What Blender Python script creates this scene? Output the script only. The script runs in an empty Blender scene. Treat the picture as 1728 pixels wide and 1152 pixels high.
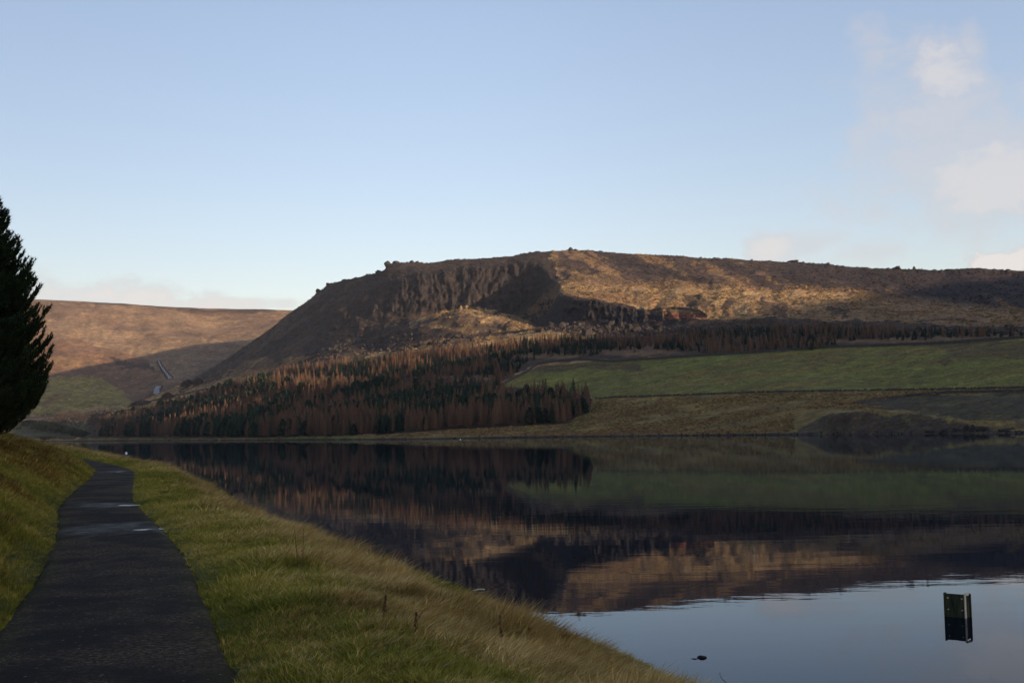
import bpy, math, random
import numpy as np
from mathutils import Vector, Matrix
random.seed(7); RNG = np.random.default_rng(7)
scene = bpy.context.scene
COL = scene.collection
R = math.radians

# ------------------------------------------------------------------ camera, sky, sun, exposure
CAMZ, FPX, PITCH, ROLL = 4.2, 2050.0, math.atan(147/2050.0), 0.020
f_v = np.array([0, math.cos(PITCH), math.sin(PITCH)])
u0 = np.array([0, -math.sin(PITCH), math.cos(PITCH)]); r0 = np.array([1.0, 0, 0])
r_v = math.cos(ROLL)*r0 - math.sin(ROLL)*u0
u_v = math.cos(ROLL)*u0 + math.sin(ROLL)*r0
cam_d = bpy.data.cameras.new('camera'); cam = bpy.data.objects.new('camera', cam_d); COL.objects.link(cam)
M = Matrix(((r_v[0], u_v[0], -f_v[0], 0), (r_v[1], u_v[1], -f_v[1], 0), (r_v[2], u_v[2], -f_v[2], CAMZ), (0, 0, 0, 1)))
cam.matrix_world = M
cam_d.sensor_width = 36; cam_d.lens = 36*FPX/1728; cam_d.clip_start = 0.1; cam_d.clip_end = 30000
scene.camera = cam

SUN_EL = R(9.5)
SUN_H = np.array([0.87, -0.49]); SUN_H /= np.linalg.norm(SUN_H)
SUN_DIR = Vector((SUN_H[0]*math.cos(SUN_EL), SUN_H[1]*math.cos(SUN_EL), math.sin(SUN_EL)))
sd = bpy.data.lights.new('sun', 'SUN'); sd.energy = 5.0; sd.angle = R(0.53); sd.color = (1.0, 0.76, 0.52)
so = bpy.data.objects.new('sun', sd); COL.objects.link(so)
so.rotation_euler = SUN_DIR.to_track_quat('Z', 'Y').to_euler()

scene.view_settings.view_transform = 'Standard'; scene.view_settings.look = 'None'
scene.view_settings.gamma = 1; scene.view_settings.use_curve_mapping = False
scene.view_settings.exposure = 0.9
SKY_STRENGTH = 0.15

def ray(u, v):
    x = (np.asarray(u, float)-864)/FPX; y = (576-np.asarray(v, float))/FPX
    d = x[..., None]*r_v + y[..., None]*u_v + f_v
    return d/np.linalg.norm(d, axis=-1, keepdims=True)
def proj(p):
    q = np.asarray(p, float) - np.array([0, 0, CAMZ])
    Z = np.maximum(q @ f_v, 1e-3)
    return 864+FPX*(q @ r_v)/Z, 576-FPX*(q @ u_v)/Z

class NT:                      # tiny node-tree helper
    def __init__(s, tree): s.t = tree; s.n = tree.nodes; s.l = tree.links
    def new(s, typ, **kw):
        n = s.n.new(typ)
        for k, v in kw.items(): setattr(n, k, v)
        return n
    def set(s, sock, val):
        if isinstance(val, bpy.types.NodeSocket): s.l.new(val, sock)
        else:
            try: sock.default_value = val
            except Exception: sock.default_value = (*val, 1.0)
    def math(s, op, a, b=0.0, c=None, clamp=False):
        n = s.new('ShaderNodeMath', operation=op, use_clamp=clamp)
        s.set(n.inputs[0], a); s.set(n.inputs[1], b)
        if c is not None: s.set(n.inputs[2], c)
        return n.outputs[0]
    def vec(s, op, a, b=(0, 0, 0), scale=None):
        n = s.new('ShaderNodeVectorMath', operation=op)
        s.set(n.inputs[0], a)
        if op != 'SCALE': s.set(n.inputs[1], b)
        if scale is not None: s.set(n.inputs['Scale'], scale)
        return n.outputs['Value'] if op in ('DOT_PRODUCT', 'LENGTH') else n.outputs[0]
    def noise(s, co, scale, detail=4, rough=0.55, dist=0.0):
        n = s.new('ShaderNodeTexNoise'); s.set(n.inputs['Vector'], co)
        s.set(n.inputs['Scale'], scale); s.set(n.inputs['Detail'], detail); s.set(n.inputs['Roughness'], rough)
        s.set(n.inputs['Distortion'], dist)
        return n.outputs['Fac']
    def maprange(s, v, a, b, c=0.0, d=1.0, smooth=False):
        n = s.new('ShaderNodeMapRange', interpolation_type='SMOOTHSTEP' if smooth else 'LINEAR')
        for i, x in enumerate((v, a, b, c, d)): s.set(n.inputs[i], x)
        return n.outputs[0]
    def mix(s, fac, a, b, blend='MIX'):
        n = s.new('ShaderNodeMix', data_type='RGBA', blend_type=blend)
        s.set(n.inputs[0], fac); s.set(n.inputs[6], a); s.set(n.inputs[7], b)
        return n.outputs[2]
    def ramp(s, fac, stops):
        n = s.new('ShaderNodeValToRGB'); s.set(n.inputs[0], fac)
        e = n.color_ramp.elements
        while len(e) > 1: e.remove(e[-1])
        e[0].position = stops[0][0]; e[0].color = (*stops[0][1], 1)
        for p, c in stops[1:]:
            k = e.new(p); k.color = (*c, 1)
        return n.outputs[0]

world = bpy.data.worlds.new('World'); scene.world = world; world.use_nodes = True
w = NT(world.node_tree); w.n.clear()
sky = w.new('ShaderNodeTexSky', sky_type='NISHITA'); sky.sun_disc = False
sky.sun_elevation = SUN_EL; sky.sun_rotation = math.atan2(SUN_H[0], SUN_H[1]); sky.altitude = 200
sky.air_density = 1.0; sky.dust_density = 0.6; sky.ozone_density = 1.0
tc = w.new('ShaderNodeTexCoord').outputs['Generated']
sep = w.new('ShaderNodeSeparateXYZ'); w.set(sep.inputs[0], tc)
elz = sep.outputs['Z']
skyc = w.vec('MULTIPLY', sky.outputs[0], (1.10, 0.955, 1.005))
SKY_TINT = w.ramp(w.math('MULTIPLY_ADD', elz, 1.0, 0.0, clamp=True),
    [(0.0, (0.77, 0.77, 0.80)), (0.07, (0.82, 0.83, 0.85)), (0.16, (0.89, 0.90, 0.92)), (0.32, (1.0, 1.0, 1.0)), (1.0, (1.0, 1.0, 1.0))])
skyc = w.mix(1.0, skyc, SKY_TINT, 'MULTIPLY')
skyc = w.vec('SCALE', skyc, scale=w.maprange(sep.outputs['X'], -0.5, 0.05, 0.68, 1.0, True))
wisp = w.noise(w.vec('MULTIPLY', tc, (1, 1, 1.3)), 12.0, 7, 0.6, 0.5)
wisp2 = w.noise(w.vec('MULTIPLY', tc, (1, 1, 1.4)), 34.0, 6, 0.6, 0.3)
def blob(u, v, su, sv, dens, hard=0.75):
    """a cloud patch at a compass direction"""
    c = ray(u, v); rt = np.array([c[1], -c[0], 0]); rt /= np.linalg.norm(rt); up = np.cross(rt, c)
    a = w.math('MULTIPLY', w.math('SUBTRACT', w.vec('DOT_PRODUCT', tc, tuple(rt)), 0.0), FPX/su)
    b = w.math('MULTIPLY', w.vec('DOT_PRODUCT', tc, tuple(up)), FPX/sv)
    front = w.math('GREATER_THAN', w.vec('DOT_PRODUCT', tc, tuple(c)), 0.3)
    d = w.math('SQRT', w.math('ADD', w.math('MULTIPLY', a, a), w.math('MULTIPLY', b, b)))
    d = w.math('ADD', d, w.math('MULTIPLY', w.math('SUBTRACT', wisp, 0.5), -3.2))
    d = w.math('ADD', d, w.math('MULTIPLY', w.math('SUBTRACT', wisp2, 0.5), -2.6))
    m = w.maprange(d, 1.0+hard, 1.0-hard, 0.0, dens, True)
    return w.math('MULTIPLY', m, front)
clouds = None
for args in [(1600, 125, 72, 46, 0.72, 0.7), (1640, 85, 26, 32, 0.5, 0.7), (1590, 200, 110, 90, 0.50), (1650, 250, 130, 100, 0.46), (1675, 300, 96, 52, 0.72, 0.75), (1580, 190, 100, 60, 0.52, 0.75), (1570, 275, 120, 70, 0.48), (1630, 350, 90, 40, 0.42),
             (1450, 245, 24, 28, 0.42, 0.7), (1490, 290, 60, 34, 0.3), (1296, 420, 34, 24, 0.8), (1370, 412, 60, 18, 0.4), (1450, 430, 60, 20, 0.4), (1700, 443, 64, 16, 1.0, 0.22),
             (1900, 250, 150, 90, 0.55), (2150, 380, 200, 40, 0.6), (2500, 150, 240, 110, 0.4),
             (160, 500, 170, 20, 0.9), (340, 512, 150, 11, 0.8), (-200, 480, 200, 24, 0.65), (-700, 420, 240, 40, 0.5)]:
    b = blob(*args); clouds = b if clouds is None else w.math('MAXIMUM', clouds, b)
genc = w.noise(w.vec('MULTIPLY', tc, (1, 1, 3.0)), 3.0, 6, 0.55, 0.3)
side = w.maprange(sep.outputs['Y'], 0.35, -0.1, 0.0, 1.0, True)
clouds = w.math('MAXIMUM', clouds, w.math('MULTIPLY', w.maprange(genc, 0.55, 0.75, 0.0, 0.6, True), side))
CLOUD_RGB = w.mix(w.maprange(clouds, 0.4, 1.0), (2.35, 2.22, 2.25), (2.95, 2.8, 2.7))
skyc = w.mix(clouds, skyc, CLOUD_RGB)
bg = w.new('ShaderNodeBackground'); w.set(bg.inputs[0], skyc); bg.inputs[1].default_value = SKY_STRENGTH
wo = w.new('ShaderNodeOutputWorld'); w.l.new(bg.outputs[0], wo.inputs[0])
#SKYTUNE

# ------------------------------------------------------------------ numpy noise
_P = np.random.default_rng(3).permutation(4096).astype(np.int64)
_V = np.random.default_rng(4).random(4096)
def vnoise(x, y, seed=0):
    xi = np.floor(x).astype(np.int64); yi = np.floor(y).astype(np.int64)
    xf = x-xi; yf = y-yi; sx = xf*xf*(3-2*xf); sy = yf*yf*(3-2*yf)
    def h(a, b): return _V[_P[(_P[(a+seed*131) & 4095]+b) & 4095]]
    return (h(xi, yi)*(1-sx)+h(xi+1, yi)*sx)*(1-sy)+(h(xi, yi+1)*(1-sx)+h(xi+1, yi+1)*sx)*sy
def fbm(x, y, oct=4, seed=0, gain=0.5):
    s = 0; a = 1; t = 0
    for o in range(oct):
        s = s+a*(vnoise(x*2**o+o*17.3, y*2**o-o*9.1, seed+o)-0.5)*2; t += a; a *= gain
    return s/t
def sstep(a, b, x):
    t = np.clip((x-a)/(b-a), 0, 1); return t*t*(3-2*t)

# ------------------------------------------------------------------ object helpers
def link(o, parent=None):
    COL.objects.link(o)
    if parent is not None: o.parent = parent
    return o
def tag(o, label=None, cat=None, group=None, kind=None):
    if label: o['label'] = label
    if cat: o['category'] = cat
    if group: o['group'] = group
    if kind: o['kind'] = kind
    return o
def empty(name, loc, rz=0.0, scale=1.0):
    o = bpy.data.objects.new(name, None); COL.objects.link(o)
    o.location = loc; o.rotation_euler = (0, 0, rz); o.scale = (scale,)*3; o.empty_display_size = 0.5
    return o
def mesh_np(name, V, F, mat=None, smooth=False, attrs=None):
    """F: (n,3) or (n,4) int array"""
    V = np.ascontiguousarray(V, np.float32); F = np.ascontiguousarray(F, np.int32)
    me = bpy.data.meshes.new(name)
    me.vertices.add(len(V)); me.vertices.foreach_set('co', V.ravel())
    k = F.shape[1]
    me.loops.add(F.size); me.loops.foreach_set('vertex_index', F.ravel())
    me.polygons.add(len(F)); me.polygons.foreach_set('loop_start', np.arange(0, F.size, k, dtype=np.int32))
    me.polygons.foreach_set('use_smooth', np.full(len(F), smooth))
    me.update(calc_edges=True)
    for an, arr in (attrs or {}).items():
        arr = np.asarray(arr, np.float32)
        if arr.ndim == 2:
            a = me.attributes.new(an, 'FLOAT_COLOR', 'POINT')
            a.data.foreach_set('color', np.concatenate([arr, np.ones((len(arr), 1), np.float32)], 1).ravel())
        else:
            a = me.attributes.new(an, 'FLOAT', 'POINT'); a.data.foreach_set('value', arr)
    if mat: me.materials.append(mat)
    return me
class MB:                     # mesh builder for small things
    def __init__(s): s.v = []; s.f = []
    def box(s, c, size, rot=None, jit=0.0):
        n = len(s.v)
        for dx in (-.5, .5):
            for dy in (-.5, .5):
                for dz in (-.5, .5):
                    p = Vector((dx*size[0], dy*size[1], dz*size[2]))
                    if rot is not None: p = rot @ p
                    p += Vector(c)
                    if jit: p += Vector((random.uniform(-jit, jit) for _ in range(3)))
                    s.v.append(tuple(p))
        for f in ((0, 1, 3, 2), (4, 6, 7, 5), (0, 4, 5, 1), (2, 3, 7, 6), (0, 2, 6, 4), (1, 5, 7, 3)):
            s.f.append(tuple(n+i for i in f))
    def tube(s, pts, rad, sides=5, cap=True):
        pts = [Vector(p) for p in pts]
        if not hasattr(rad, '__len__'): rad = [rad]*len(pts)
        n = len(s.v)
        for i, p in enumerate(pts):
            d = (pts[min(i+1, len(pts)-1)]-pts[max(i-1, 0)]).normalized()
            a = d.cross(Vector((0.31, 0.95, 0.05))).normalized()
            if a.length < .1: a = d.cross(Vector((1, 0, 0))).normalized()
            b = d.cross(a)
            for k in range(sides):
                t = 2*math.pi*k/sides
                s.v.append(tuple(p+(a*math.cos(t)+b*math.sin(t))*rad[i]))
        for i in range(len(pts)-1):
            for k in range(sides):
                a0 = n+i*sides+k; a1 = n+i*sides+(k+1) % sides
                s.f.append((a0, a1, a1+sides, a0+sides))
        if cap:
            s.f.append(tuple(n+k for k in range(sides))[::-1]); m = n+(len(pts)-1)*sides
            s.f.append(tuple(m+k for k in range(sides)))
    def tri(s, a, b, c):
        n = len(s.v); s.v += [tuple(a), tuple(b), tuple(c)]; s.f.append((n, n+1, n+2))
    def mesh(s, name, mat=None, smooth=False):
        me = bpy.data.meshes.new(name); me.from_pydata(s.v, [], s.f)
        if mat: me.materials.append(mat)
        if smooth: me.polygons.foreach_set('use_smooth', [True]*len(me.polygons))
        me.update(); return me
    def obj(s, name, mat=None, parent=None, smooth=False):
        return link(bpy.data.objects.new(name, s.mesh(name, mat, smooth)), parent)
def blobrock(name, mat, size, seed, sub=2, rough=0.25, flat=0.0):
    import bmesh
    bm = bmesh.new(); bmesh.ops.create_icosphere(bm, subdivisions=sub, radius=1)
    rs = random.Random(seed); ph = [rs.uniform(0, 9) for _ in range(6)]
    for v in bm.verts:
        c = v.co
        k = 1+rough*(math.sin(c.x*2.3+ph[0])*math.cos(c.y*2.9+ph[1])+0.6*math.sin(c.z*4.1+ph[2]+c.x*3)+0.35*math.sin(c.y*7+ph[3])*math.sin(c.x*6+ph[4]))
        k = round(k*7)/7*0.6+k*0.4
        v.co = Vector((c.x*size[0], c.y*size[1], c.z*size[2]))*k
    me = bpy.data.meshes.new(name); bm.to_mesh(me); bm.free(); me.materials.append(mat)
    return me

# ------------------------------------------------------------------ materials
def mat(name, build):
    m = bpy.data.materials.new(name); m.use_nodes = True
    t = NT(m.node_tree); t.n.clear()
    p = t.new('ShaderNodeBsdfPrincipled'); o = t.new('ShaderNodeOutputMaterial'); t.l.new(p.outputs[0], o.inputs[0])
    p.inputs['Roughness'].default_value = 0.9; p.inputs['Specular IOR Level'].default_value = 0.15
    build(t, p); return m
def bump(t, p, h, strength, dist):
    b = t.new('ShaderNodeBump'); t.set(b.inputs['Strength'], strength); t.set(b.inputs['Distance'], dist); t.set(b.inputs['Height'], h)
    t.l.new(b.outputs[0], p.inputs['Normal']); return b
def m_far(t, p):
    co = t.new('ShaderNodeTexCoord').outputs['Object']
    a = t.new('ShaderNodeAttribute', attribute_name='Col').outputs['Color']
    n1 = t.noise(co, 0.02, 6, 0.65); n2 = t.noise(co, 0.12, 5, 0.7); n3 = t.noise(co, 0.45, 4, 0.8)
    k = t.math('MULTIPLY', t.maprange(n1, 0.3, 0.7, 0.75, 1.25), t.maprange(n2, 0.3, 0.7, 0.55, 1.4))
    k = t.math('MULTIPLY', k, t.maprange(n3, 0.35, 0.65, 0.55, 1.4))
    c = t.vec('SCALE', a, scale=k)
    w2 = t.mix(t.maprange(t.noise(co, 0.05, 4, 0.6), 0.45, 0.65, 0.0, 0.35), c, t.vec('MULTIPLY', c, (1.15, 0.9, 0.75)))
    t.set(p.inputs['Base Color'], w2)
    bump(t, p, t.math('ADD', t.noise(co, 0.25, 6, 0.7), t.math('MULTIPLY', n3, 0.3)), 1.0, 2.0)
M_FAR = mat('moorland', m_far)
def m_simple(c1, c2, scale, rough=0.9, bs=0.0, bd=0.02, spec=0.15):
    def f(t, p):
        co = t.new('ShaderNodeTexCoord').outputs['Object']
        n = t.noise(co, scale, 5, 0.65)
        t.set(p.inputs['Base Color'], t.mix(t.maprange(n, 0.3, 0.7), c1, c2))
        p.inputs['Roughness'].default_value = rough; p.inputs['Specular IOR Level'].default_value = spec
        if bs: bump(t, p, t.noise(co, scale*2.5, 5, 0.7), bs, bd)
    return f
M_WALL = mat('gritstone', m_simple((0.035, 0.03, 0.026), (0.10, 0.085, 0.07), 0.9, 0.9, 0.8, 0.2))
M_ROCK = mat('dark_rock', m_simple((0.018, 0.016, 0.015), (0.06, 0.048, 0.04), 0.5, 0.9, 0.8, 0.3))
M_BARK = mat('bark', m_simple((0.03, 0.022, 0.016), (0.08, 0.06, 0.045), 3.0, 0.95, 0.8, 0.03))
def m_inst(c1, c2, c3=None, rnd='tint', transl=0.0):
    """foliage: colour runs c1 > c2 (> c3) with the plant's own tint"""
    def f(t, p):
        a = t.new('ShaderNodeAttribute', attribute_name=rnd, attribute_type='INSTANCER').outputs['Fac']
        oi = t.new('ShaderNodeObjectInfo').outputs['Random']
        k = t.math('ADD', a, 0.0)
        k2 = t.math('FRACT', t.math('MULTIPLY', t.math('ADD', oi, a), 7.31))
        st = [(0.0, c1), (0.5, c2), (1.0, c3 or c2)]
        c = t.ramp(k, st)
        c = t.vec('SCALE', c, scale=t.maprange(k2, 0, 1, 0.75, 1.3))
        t.set(p.inputs['Base Color'], c)
        p.inputs['Roughness'].default_value = 0.75
    return f
def m_tree(c1, c2):
    def f(t, p):
        oi = t.new('ShaderNodeObjectInfo').outputs['Random']
        a = t.new('ShaderNodeAttribute', attribute_name='tint', attribute_type='INSTANCER').outputs['Fac']
        k = t.math('FRACT', t.math('ADD', oi, a))
        k = t.math('MULTIPLY', k, k) if False else k
        c = t.mix(k, c1, c2)
        t.set(p.inputs['Base Color'], c); p.inputs['Roughness'].default_value = 0.85
    return f
M_SPRUCE = mat('spruce_needles', m_tree((0.016, 0.030, 0.020), (0.045, 0.066, 0.034)))
M_LARCH = mat('bare_larch_twigs', m_tree((0.105, 0.060, 0.038), (0.20, 0.115, 0.066)))
M_TWIG = mat('bare_twigs', m_tree((0.045, 0.031, 0.024), (0.09, 0.06, 0.042)))
M_SHRUB = mat('shrub_leaves', m_tree((0.028, 0.045, 0.022), (0.06, 0.075, 0.03)))

# ------------------------------------------------------------------ far terrain: the crag hill and the moor beyond
def build_far(lines, azgrid, rows, backs):
    """lines: list of (us, vs, rs); returns V (rows, cols, 3) before fine relief"""
    A = []; Rr = []; Z = []
    for us, vs, rs in lines:
        d = ray(us, vs); hz = np.hypot(d[:, 0], d[:, 1]); az = np.arctan2(d[:, 0], d[:, 1]); tn = d[:, 2]/hz
        ru = np.interp(azgrid, az, rs); zz = CAMZ+ru*np.interp(azgrid, az, tn)
        Rr.append(ru); Z.append(zz)
    for fn in backs: 
        ru, zz = fn(azgrid, Rr[-1], Z[-1]); Rr.append(ru); Z.append(zz)
    return np.array(Rr), np.array(Z)
def smooth_cols(a, s):
    k = np.exp(-0.5*(np.arange(-3*s, 3*s+1)/s)**2); k /= k.sum()
    return np.array([np.convolve(np.pad(x, 3*s, mode='edge'), k, 'valid') for x in a])
def rows_interp(Rr, Z, counts, s=2.2):
    rr = []; zz = []
    for i, n in enumerate(counts):
        t = np.linspace(0, 1, n, endpoint=False)[:, None]
        rr.append(Rr[i]*(1-t)+Rr[i+1]*t); zz.append(Z[i]*(1-t)+Z[i+1]*t)
    rr.append(Rr[-1:]); zz.append(Z[-1:])
    rr = np.concatenate(rr); zz = np.concatenate(zz)
    n = int(3*s)+1; k = np.exp(-0.5*(np.arange(-n, n+1)/s)**2); k /= k.sum()
    f = lambda a: np.apply_along_axis(lambda x: np.convolve(np.pad(x, n, mode='edge'), k, 'valid'), 0, a)
    return f(rr), f(zz)

U = np.array([-200, 75, 200, 320, 432, 560, 700, 1000, 1300, 1500, 1728, 2000, 2400.])
SR = np.array([1700, 1600, 1285, 1000, 828, 700, 606, 548, 460, 415, 380, 340, 320.])
# each column: u, then (v, r) for A1 B C D E0 E1 E2 E3 F
T = [
 (-200, (742,1720),(740,1740),(735,1760),(731,1780),(727,1800),(724,1820),(721,1840),(718,1870),(716,1900)),
 (60,   (741,1600),(736,1620),(731,1650),(724,1680),(718,1700),(714,1720),(711,1740),(708,1760),(706,1780)),
 (150,  (740,1420),(734,1440),(728,1480),(718,1530),(710,1570),(704,1600),(700,1620),(697,1640),(695,1660)),
 (215,  (740,1270),(733,1300),(722,1370),(710,1440),(700,1490),(694,1530),(689,1560),(687,1575),(686,1590)),
 (320,  (740,1010),(731,1060),(708,1200),(690,1330),(674,1430),(664,1500),(655,1560),(648,1600),(640,1680)),
 (400,  (739,880),(730,940),(702,1100),(672,1230),(650,1350),(634,1430),(618,1500),(606,1560),(592,1650)),
 (500,  (738,770),(729,840),(694,1000),(642,1160),(612,1270),(590,1370),(568,1440),(548,1500),(519,1600)),
 (560,  (738,710),(727,790),(690,940),(635,1110),(603,1230),(576,1320),(545,1400),(510,1470),(478,1570)),
 (650,  (737,650),(722,730),(684,880),(625,1060),(592,1200),(560,1290),(528,1360),(480,1430),(447,1540)),
 (700,  (736,615),(718,700),(680,850),(620,1030),(584,1170),(543,1270),(535,1330),(468,1400),(442,1520)),
 (780,  (735,600),(714,680),(674,830),(612,1000),(572,1140),(516,1260),(530,1340),(455,1400),(437,1510)),
 (870,  (734,580),(711,660),(668,810),(600,980),(565,1120),(532,1220),(532,1340),(445,1400),(430,1500)),
 (912,  (733,570),(709,650),(664,800),(595,970),(562,1100),(552,1180),(524,1330),(440,1400),(426,1500)),
 (946,  (733,565),(708,640),(660,790),(592,960),(562,1080),(545,1150),(500,1190),(484,1260),(420,1500)),
 (1000, (732,552),(700,630),(650,780),(588,950),(562,1070),(548,1130),(504,1160),(487,1240),(419,1490)),
 (1070, (731,535),(698,620),(645,760),(585,930),(562,1050),(550,1110),(520,1140),(487,1220),(425,1480)),
 (1150, (730,510),(696,600),(640,740),(583,910),(558,1030),(545,1080),(520,1120),(486,1200),(431,1470)),
 (1260, (729,480),(692,570),(635,710),(580,880),(553,1000),(530,1060),(512,1110),(489,1170),(438,1450)),
 (1360, (726,458),(694,510),(632,690),(577,850),(553,970),(528,1040),(514,1090),(494,1160),(443,1430)),
 (1410, (695,452),(692,500),(630,680),(575,840),(553,960),(530,1030),(516,1080),(498,1150),(447,1420)),
 (1500, (696,435),(706,485),(628,660),(573,810),(555,930),(536,1000),(522,1060),(506,1130),(453,1410)),
 (1580, (704,420),(712,470),(626,640),(571,790),(557,910),(541,980),(530,1040),(516,1110),(455,1400)),
 (1660, (716,405),(712,450),(624,620),(569,770),(559,890),(546,960),(535,1020),(524,1090),(455,1400)),
 (1728, (718,395),(710,440),(622,600),(567,750),(560,870),(549,940),(540,1000),(530,1080),(456,1390)),
 (2000, (712,360),(700,410),(612,560),(560,700),(550,820),(540,890),(532,950),(524,1030),(462,1360)),
 (2400, (700,335),(690,380),(600,530),(550,660),(540,780),(532,850),(526,910),(520,1000),(470,1320)),
]
TU = np.array([t[0] for t in T], float)
nl = 9
tab = [(TU, np.array([t[1+k][0] for t in T], float), np.array([t[1+k][1] for t in T], float)) for k in range(nl)]
SKYL = [(-200,716),(60,706),(150,695),(215,686),(320,640),(360,617),(400,592),(450,557),(500,519),(515,510),(528,500),(536,490),(546,486),(556,477),
 (580,472),(600,467),(622,461),(640,457),(650,452),(653,444),(668,442),(700,441),(722,443),(760,437),(800,436),(860,431),(905,424),(930,421),(955,419),
 (975,419),(1005,420),(1040,424),(1090,427),(1150,429),(1200,434),(1230,434),(1260,437),(1310,440),(1345,440),(1400,444),(1410,447),(1450,450),(1510,452),
 (1545,453),(1590,456),(1640,451),(1690,454),(1728,457),(1850,459),(2000,462),(2400,470)]
sk_u = np.array([s[0] for s in SKYL], float); sk_v = np.array([s[1] for s in SKYL], float)
AZ0, AZ1 = math.atan((-180-864)/FPX), math.atan((2330-864)/FPX)
NC = 1260
AZ = np.linspace(AZ0, AZ1, NC)
shore_r = np.interp(AZ, np.arctan2((U-864)/FPX, 1.0), SR)
shore_r = shore_r*(1+0.006*fbm(AZ*60, AZ*0, 4, 9)+0.002*fbm(AZ*400, AZ*0, 3, 2))
def cap_sky(vals_u, vals_v): return vals_v
lines = list(tab[:-1]) + [(sk_u, sk_v, np.interp(sk_u, TU, tab[-1][2]))]
def backG(az, r, z):
    los = (z-CAMZ)/r; u = 864+FPX*np.tan(az)
    rr = r+480; zz = np.where(u > 470, np.minimum(CAMZ+los*rr*0.95, 212+0*u), z*0.55)
    return rr, zz
def backH(az, r, z): return r+700, z*0.55
def backI(az, r, z): return r+500, z*0-3
Rr, Z = build_far(lines, AZ, None, [backG, backH, backI])
Rr[:8] = smooth_cols(Rr[:8], 7); Z[:8] = smooth_cols(Z[:8], 7)
Rr[8:] = smooth_cols(Rr[8:], 3)
Rr = np.concatenate([[shore_r-14, shore_r], Rr]); Z = np.concatenate([[0*AZ-2.5, 0*AZ+0.05], Z])
Rr[2] = np.maximum(Rr[2], Rr[1]+4)
lip = 0.40+0.35*fbm(AZ*300, AZ*0, 3, 5)
Rr = np.insert(Rr, 2, Rr[1]+1.2, 0); Z = np.insert(Z, 2, lip, 0)
COUNTS = [4, 4, 10, 34, 50, 52, 34, 34, 36, 40, 46, 14, 6, 4]
rr, zz = rows_interp(Rr, Z, COUNTS, 1.6)
X = rr*np.sin(AZ); Y = rr*np.cos(AZ)
NRW = rr.shape[0]
seg = np.concatenate([[0], np.cumsum(COUNTS)])   # row index of each line
rowpos = np.interp(np.arange(NRW), seg, np.arange(len(seg)))[:, None]+0*AZ   # 0..: shore-,shore,lip,A1,B,C,D,E0,E1,E2,E3,F,...
UU, VV = proj(np.stack([X, Y, zz], -1))
def in_poly(u, v, poly):
    poly = np.array(poly, float); ins = np.zeros(u.shape, bool)
    bb = (u > poly[:, 0].min()) & (u < poly[:, 0].max()) & (v > poly[:, 1].min()) & (v < poly[:, 1].max())
    uu = u[bb]; vv = v[bb]; c = np.zeros(uu.shape, bool)
    j = len(poly)-1
    for i in range(len(poly)):
        xi, yi = poly[i]; xj, yj = poly[j]
        if yi != yj:
            c ^= ((yi > vv) != (yj > vv)) & (uu < (xj-xi)*(vv-yi)/(yj-yi)+xi)
        j = i
    ins[bb] = c; return ins
# relief
big = fbm(X/120, Y/120, 5, 11); med = fbm(X/30, Y/30, 5, 12, 0.6); fine = fbm(X/9, Y/9, 4, 13, 0.6)
hill_m = sstep(6.2, 7.4, rowpos); low_m = sstep(2.6, 3.4, rowpos)*(1-hill_m)
edge_fade = 1-sstep(10.2, 10.9, rowpos)*0.75
rsm = 1-0.72*sstep(915, 965, UU); dz = hill_m*(big*6*rsm+med*2.6*rsm+fine*0.8)*edge_fade + low_m*(big*1.6+med*0.5+fine*0.18)
# gullies running down the slopes
gul = np.abs(fbm(AZ*26+rr/420+big*0.8, rr/300, 4, 21)); dz += -hill_m*edge_fade*(1-sstep(0, 0.35, gul))*1.3
gul2 = np.abs(fbm(AZ*80-rr/300+med*0.6, rr/150, 3, 23)); dz += -hill_m*edge_fade*(1-sstep(0, 0.3, gul2))*0.5
# crags: blocky buttresses on the cliff rows
cliffA = sstep(9.0, 9.25, rowpos)*(1-sstep(9.95, 10.5, rowpos))*sstep(600, 690, UU)*(1-sstep(915, 938, UU))
cliffB = sstep(8.1, 8.35, rowpos)*(1-sstep(8.95, 9.1, rowpos))*sstep(930, 946, UU)*(1-sstep(1085, 1240, UU))
cliffC = sstep(7.8, 8.4, rowpos)*(1-sstep(9.2, 9.7, rowpos))*sstep(480, 600, UU)*(1-sstep(640, 720, UU))*0.6
cl = np.clip(cliffA+cliffB+cliffC, 0, 1)
ang = AZ*1300+0*rr
butt = np.abs(fbm(ang*0.085+med*0.35, rr/60+zz/80, 4, 31))*1.6-0.5+0.65*fbm(ang*0.33, zz/12, 4, 32, 0.65)+0.25*np.sign(fbm(ang*0.16, zz/14, 2, 33))
ledge = np.abs(((zz+6*med+4*fbm(ang*0.02, zz*0, 2, 35))/9.0) % 1-0.5)*2
rr = rr - cl*(butt*6.0+1.6*ledge)
crest = np.exp(-((rowpos-11)/0.12)**2)*sstep(500, 560, UU)
jag = fbm(AZ*420+0*rr, 0*rr, 3, 41)
dz += crest*np.maximum(jag, 0)*2.2*np.where((UU > 1000) & (UU < 1180), 0.4, 1.0)
prr = sstep(1340, 1420, UU)*sstep(2.1, 2.6, rowpos)*(1-sstep(3.6, 4.2, rowpos)); dz += prr*(1.4*fbm(X/7, Y/7, 4, 45, 0.65))
bkr = sstep(1440, 1560, UU)*sstep(3.5, 4.2, rowpos)*(1-sstep(5.2, 6.0, rowpos)); dz += bkr*0.9*fbm(X/9, Y/9, 4, 46, 0.65)
zz = zz+dz
# blocky crags just under the skyline
X = rr*np.sin(AZ); Y = rr*np.cos(AZ)
terrP = np.stack([X, Y, zz], -1)
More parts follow.
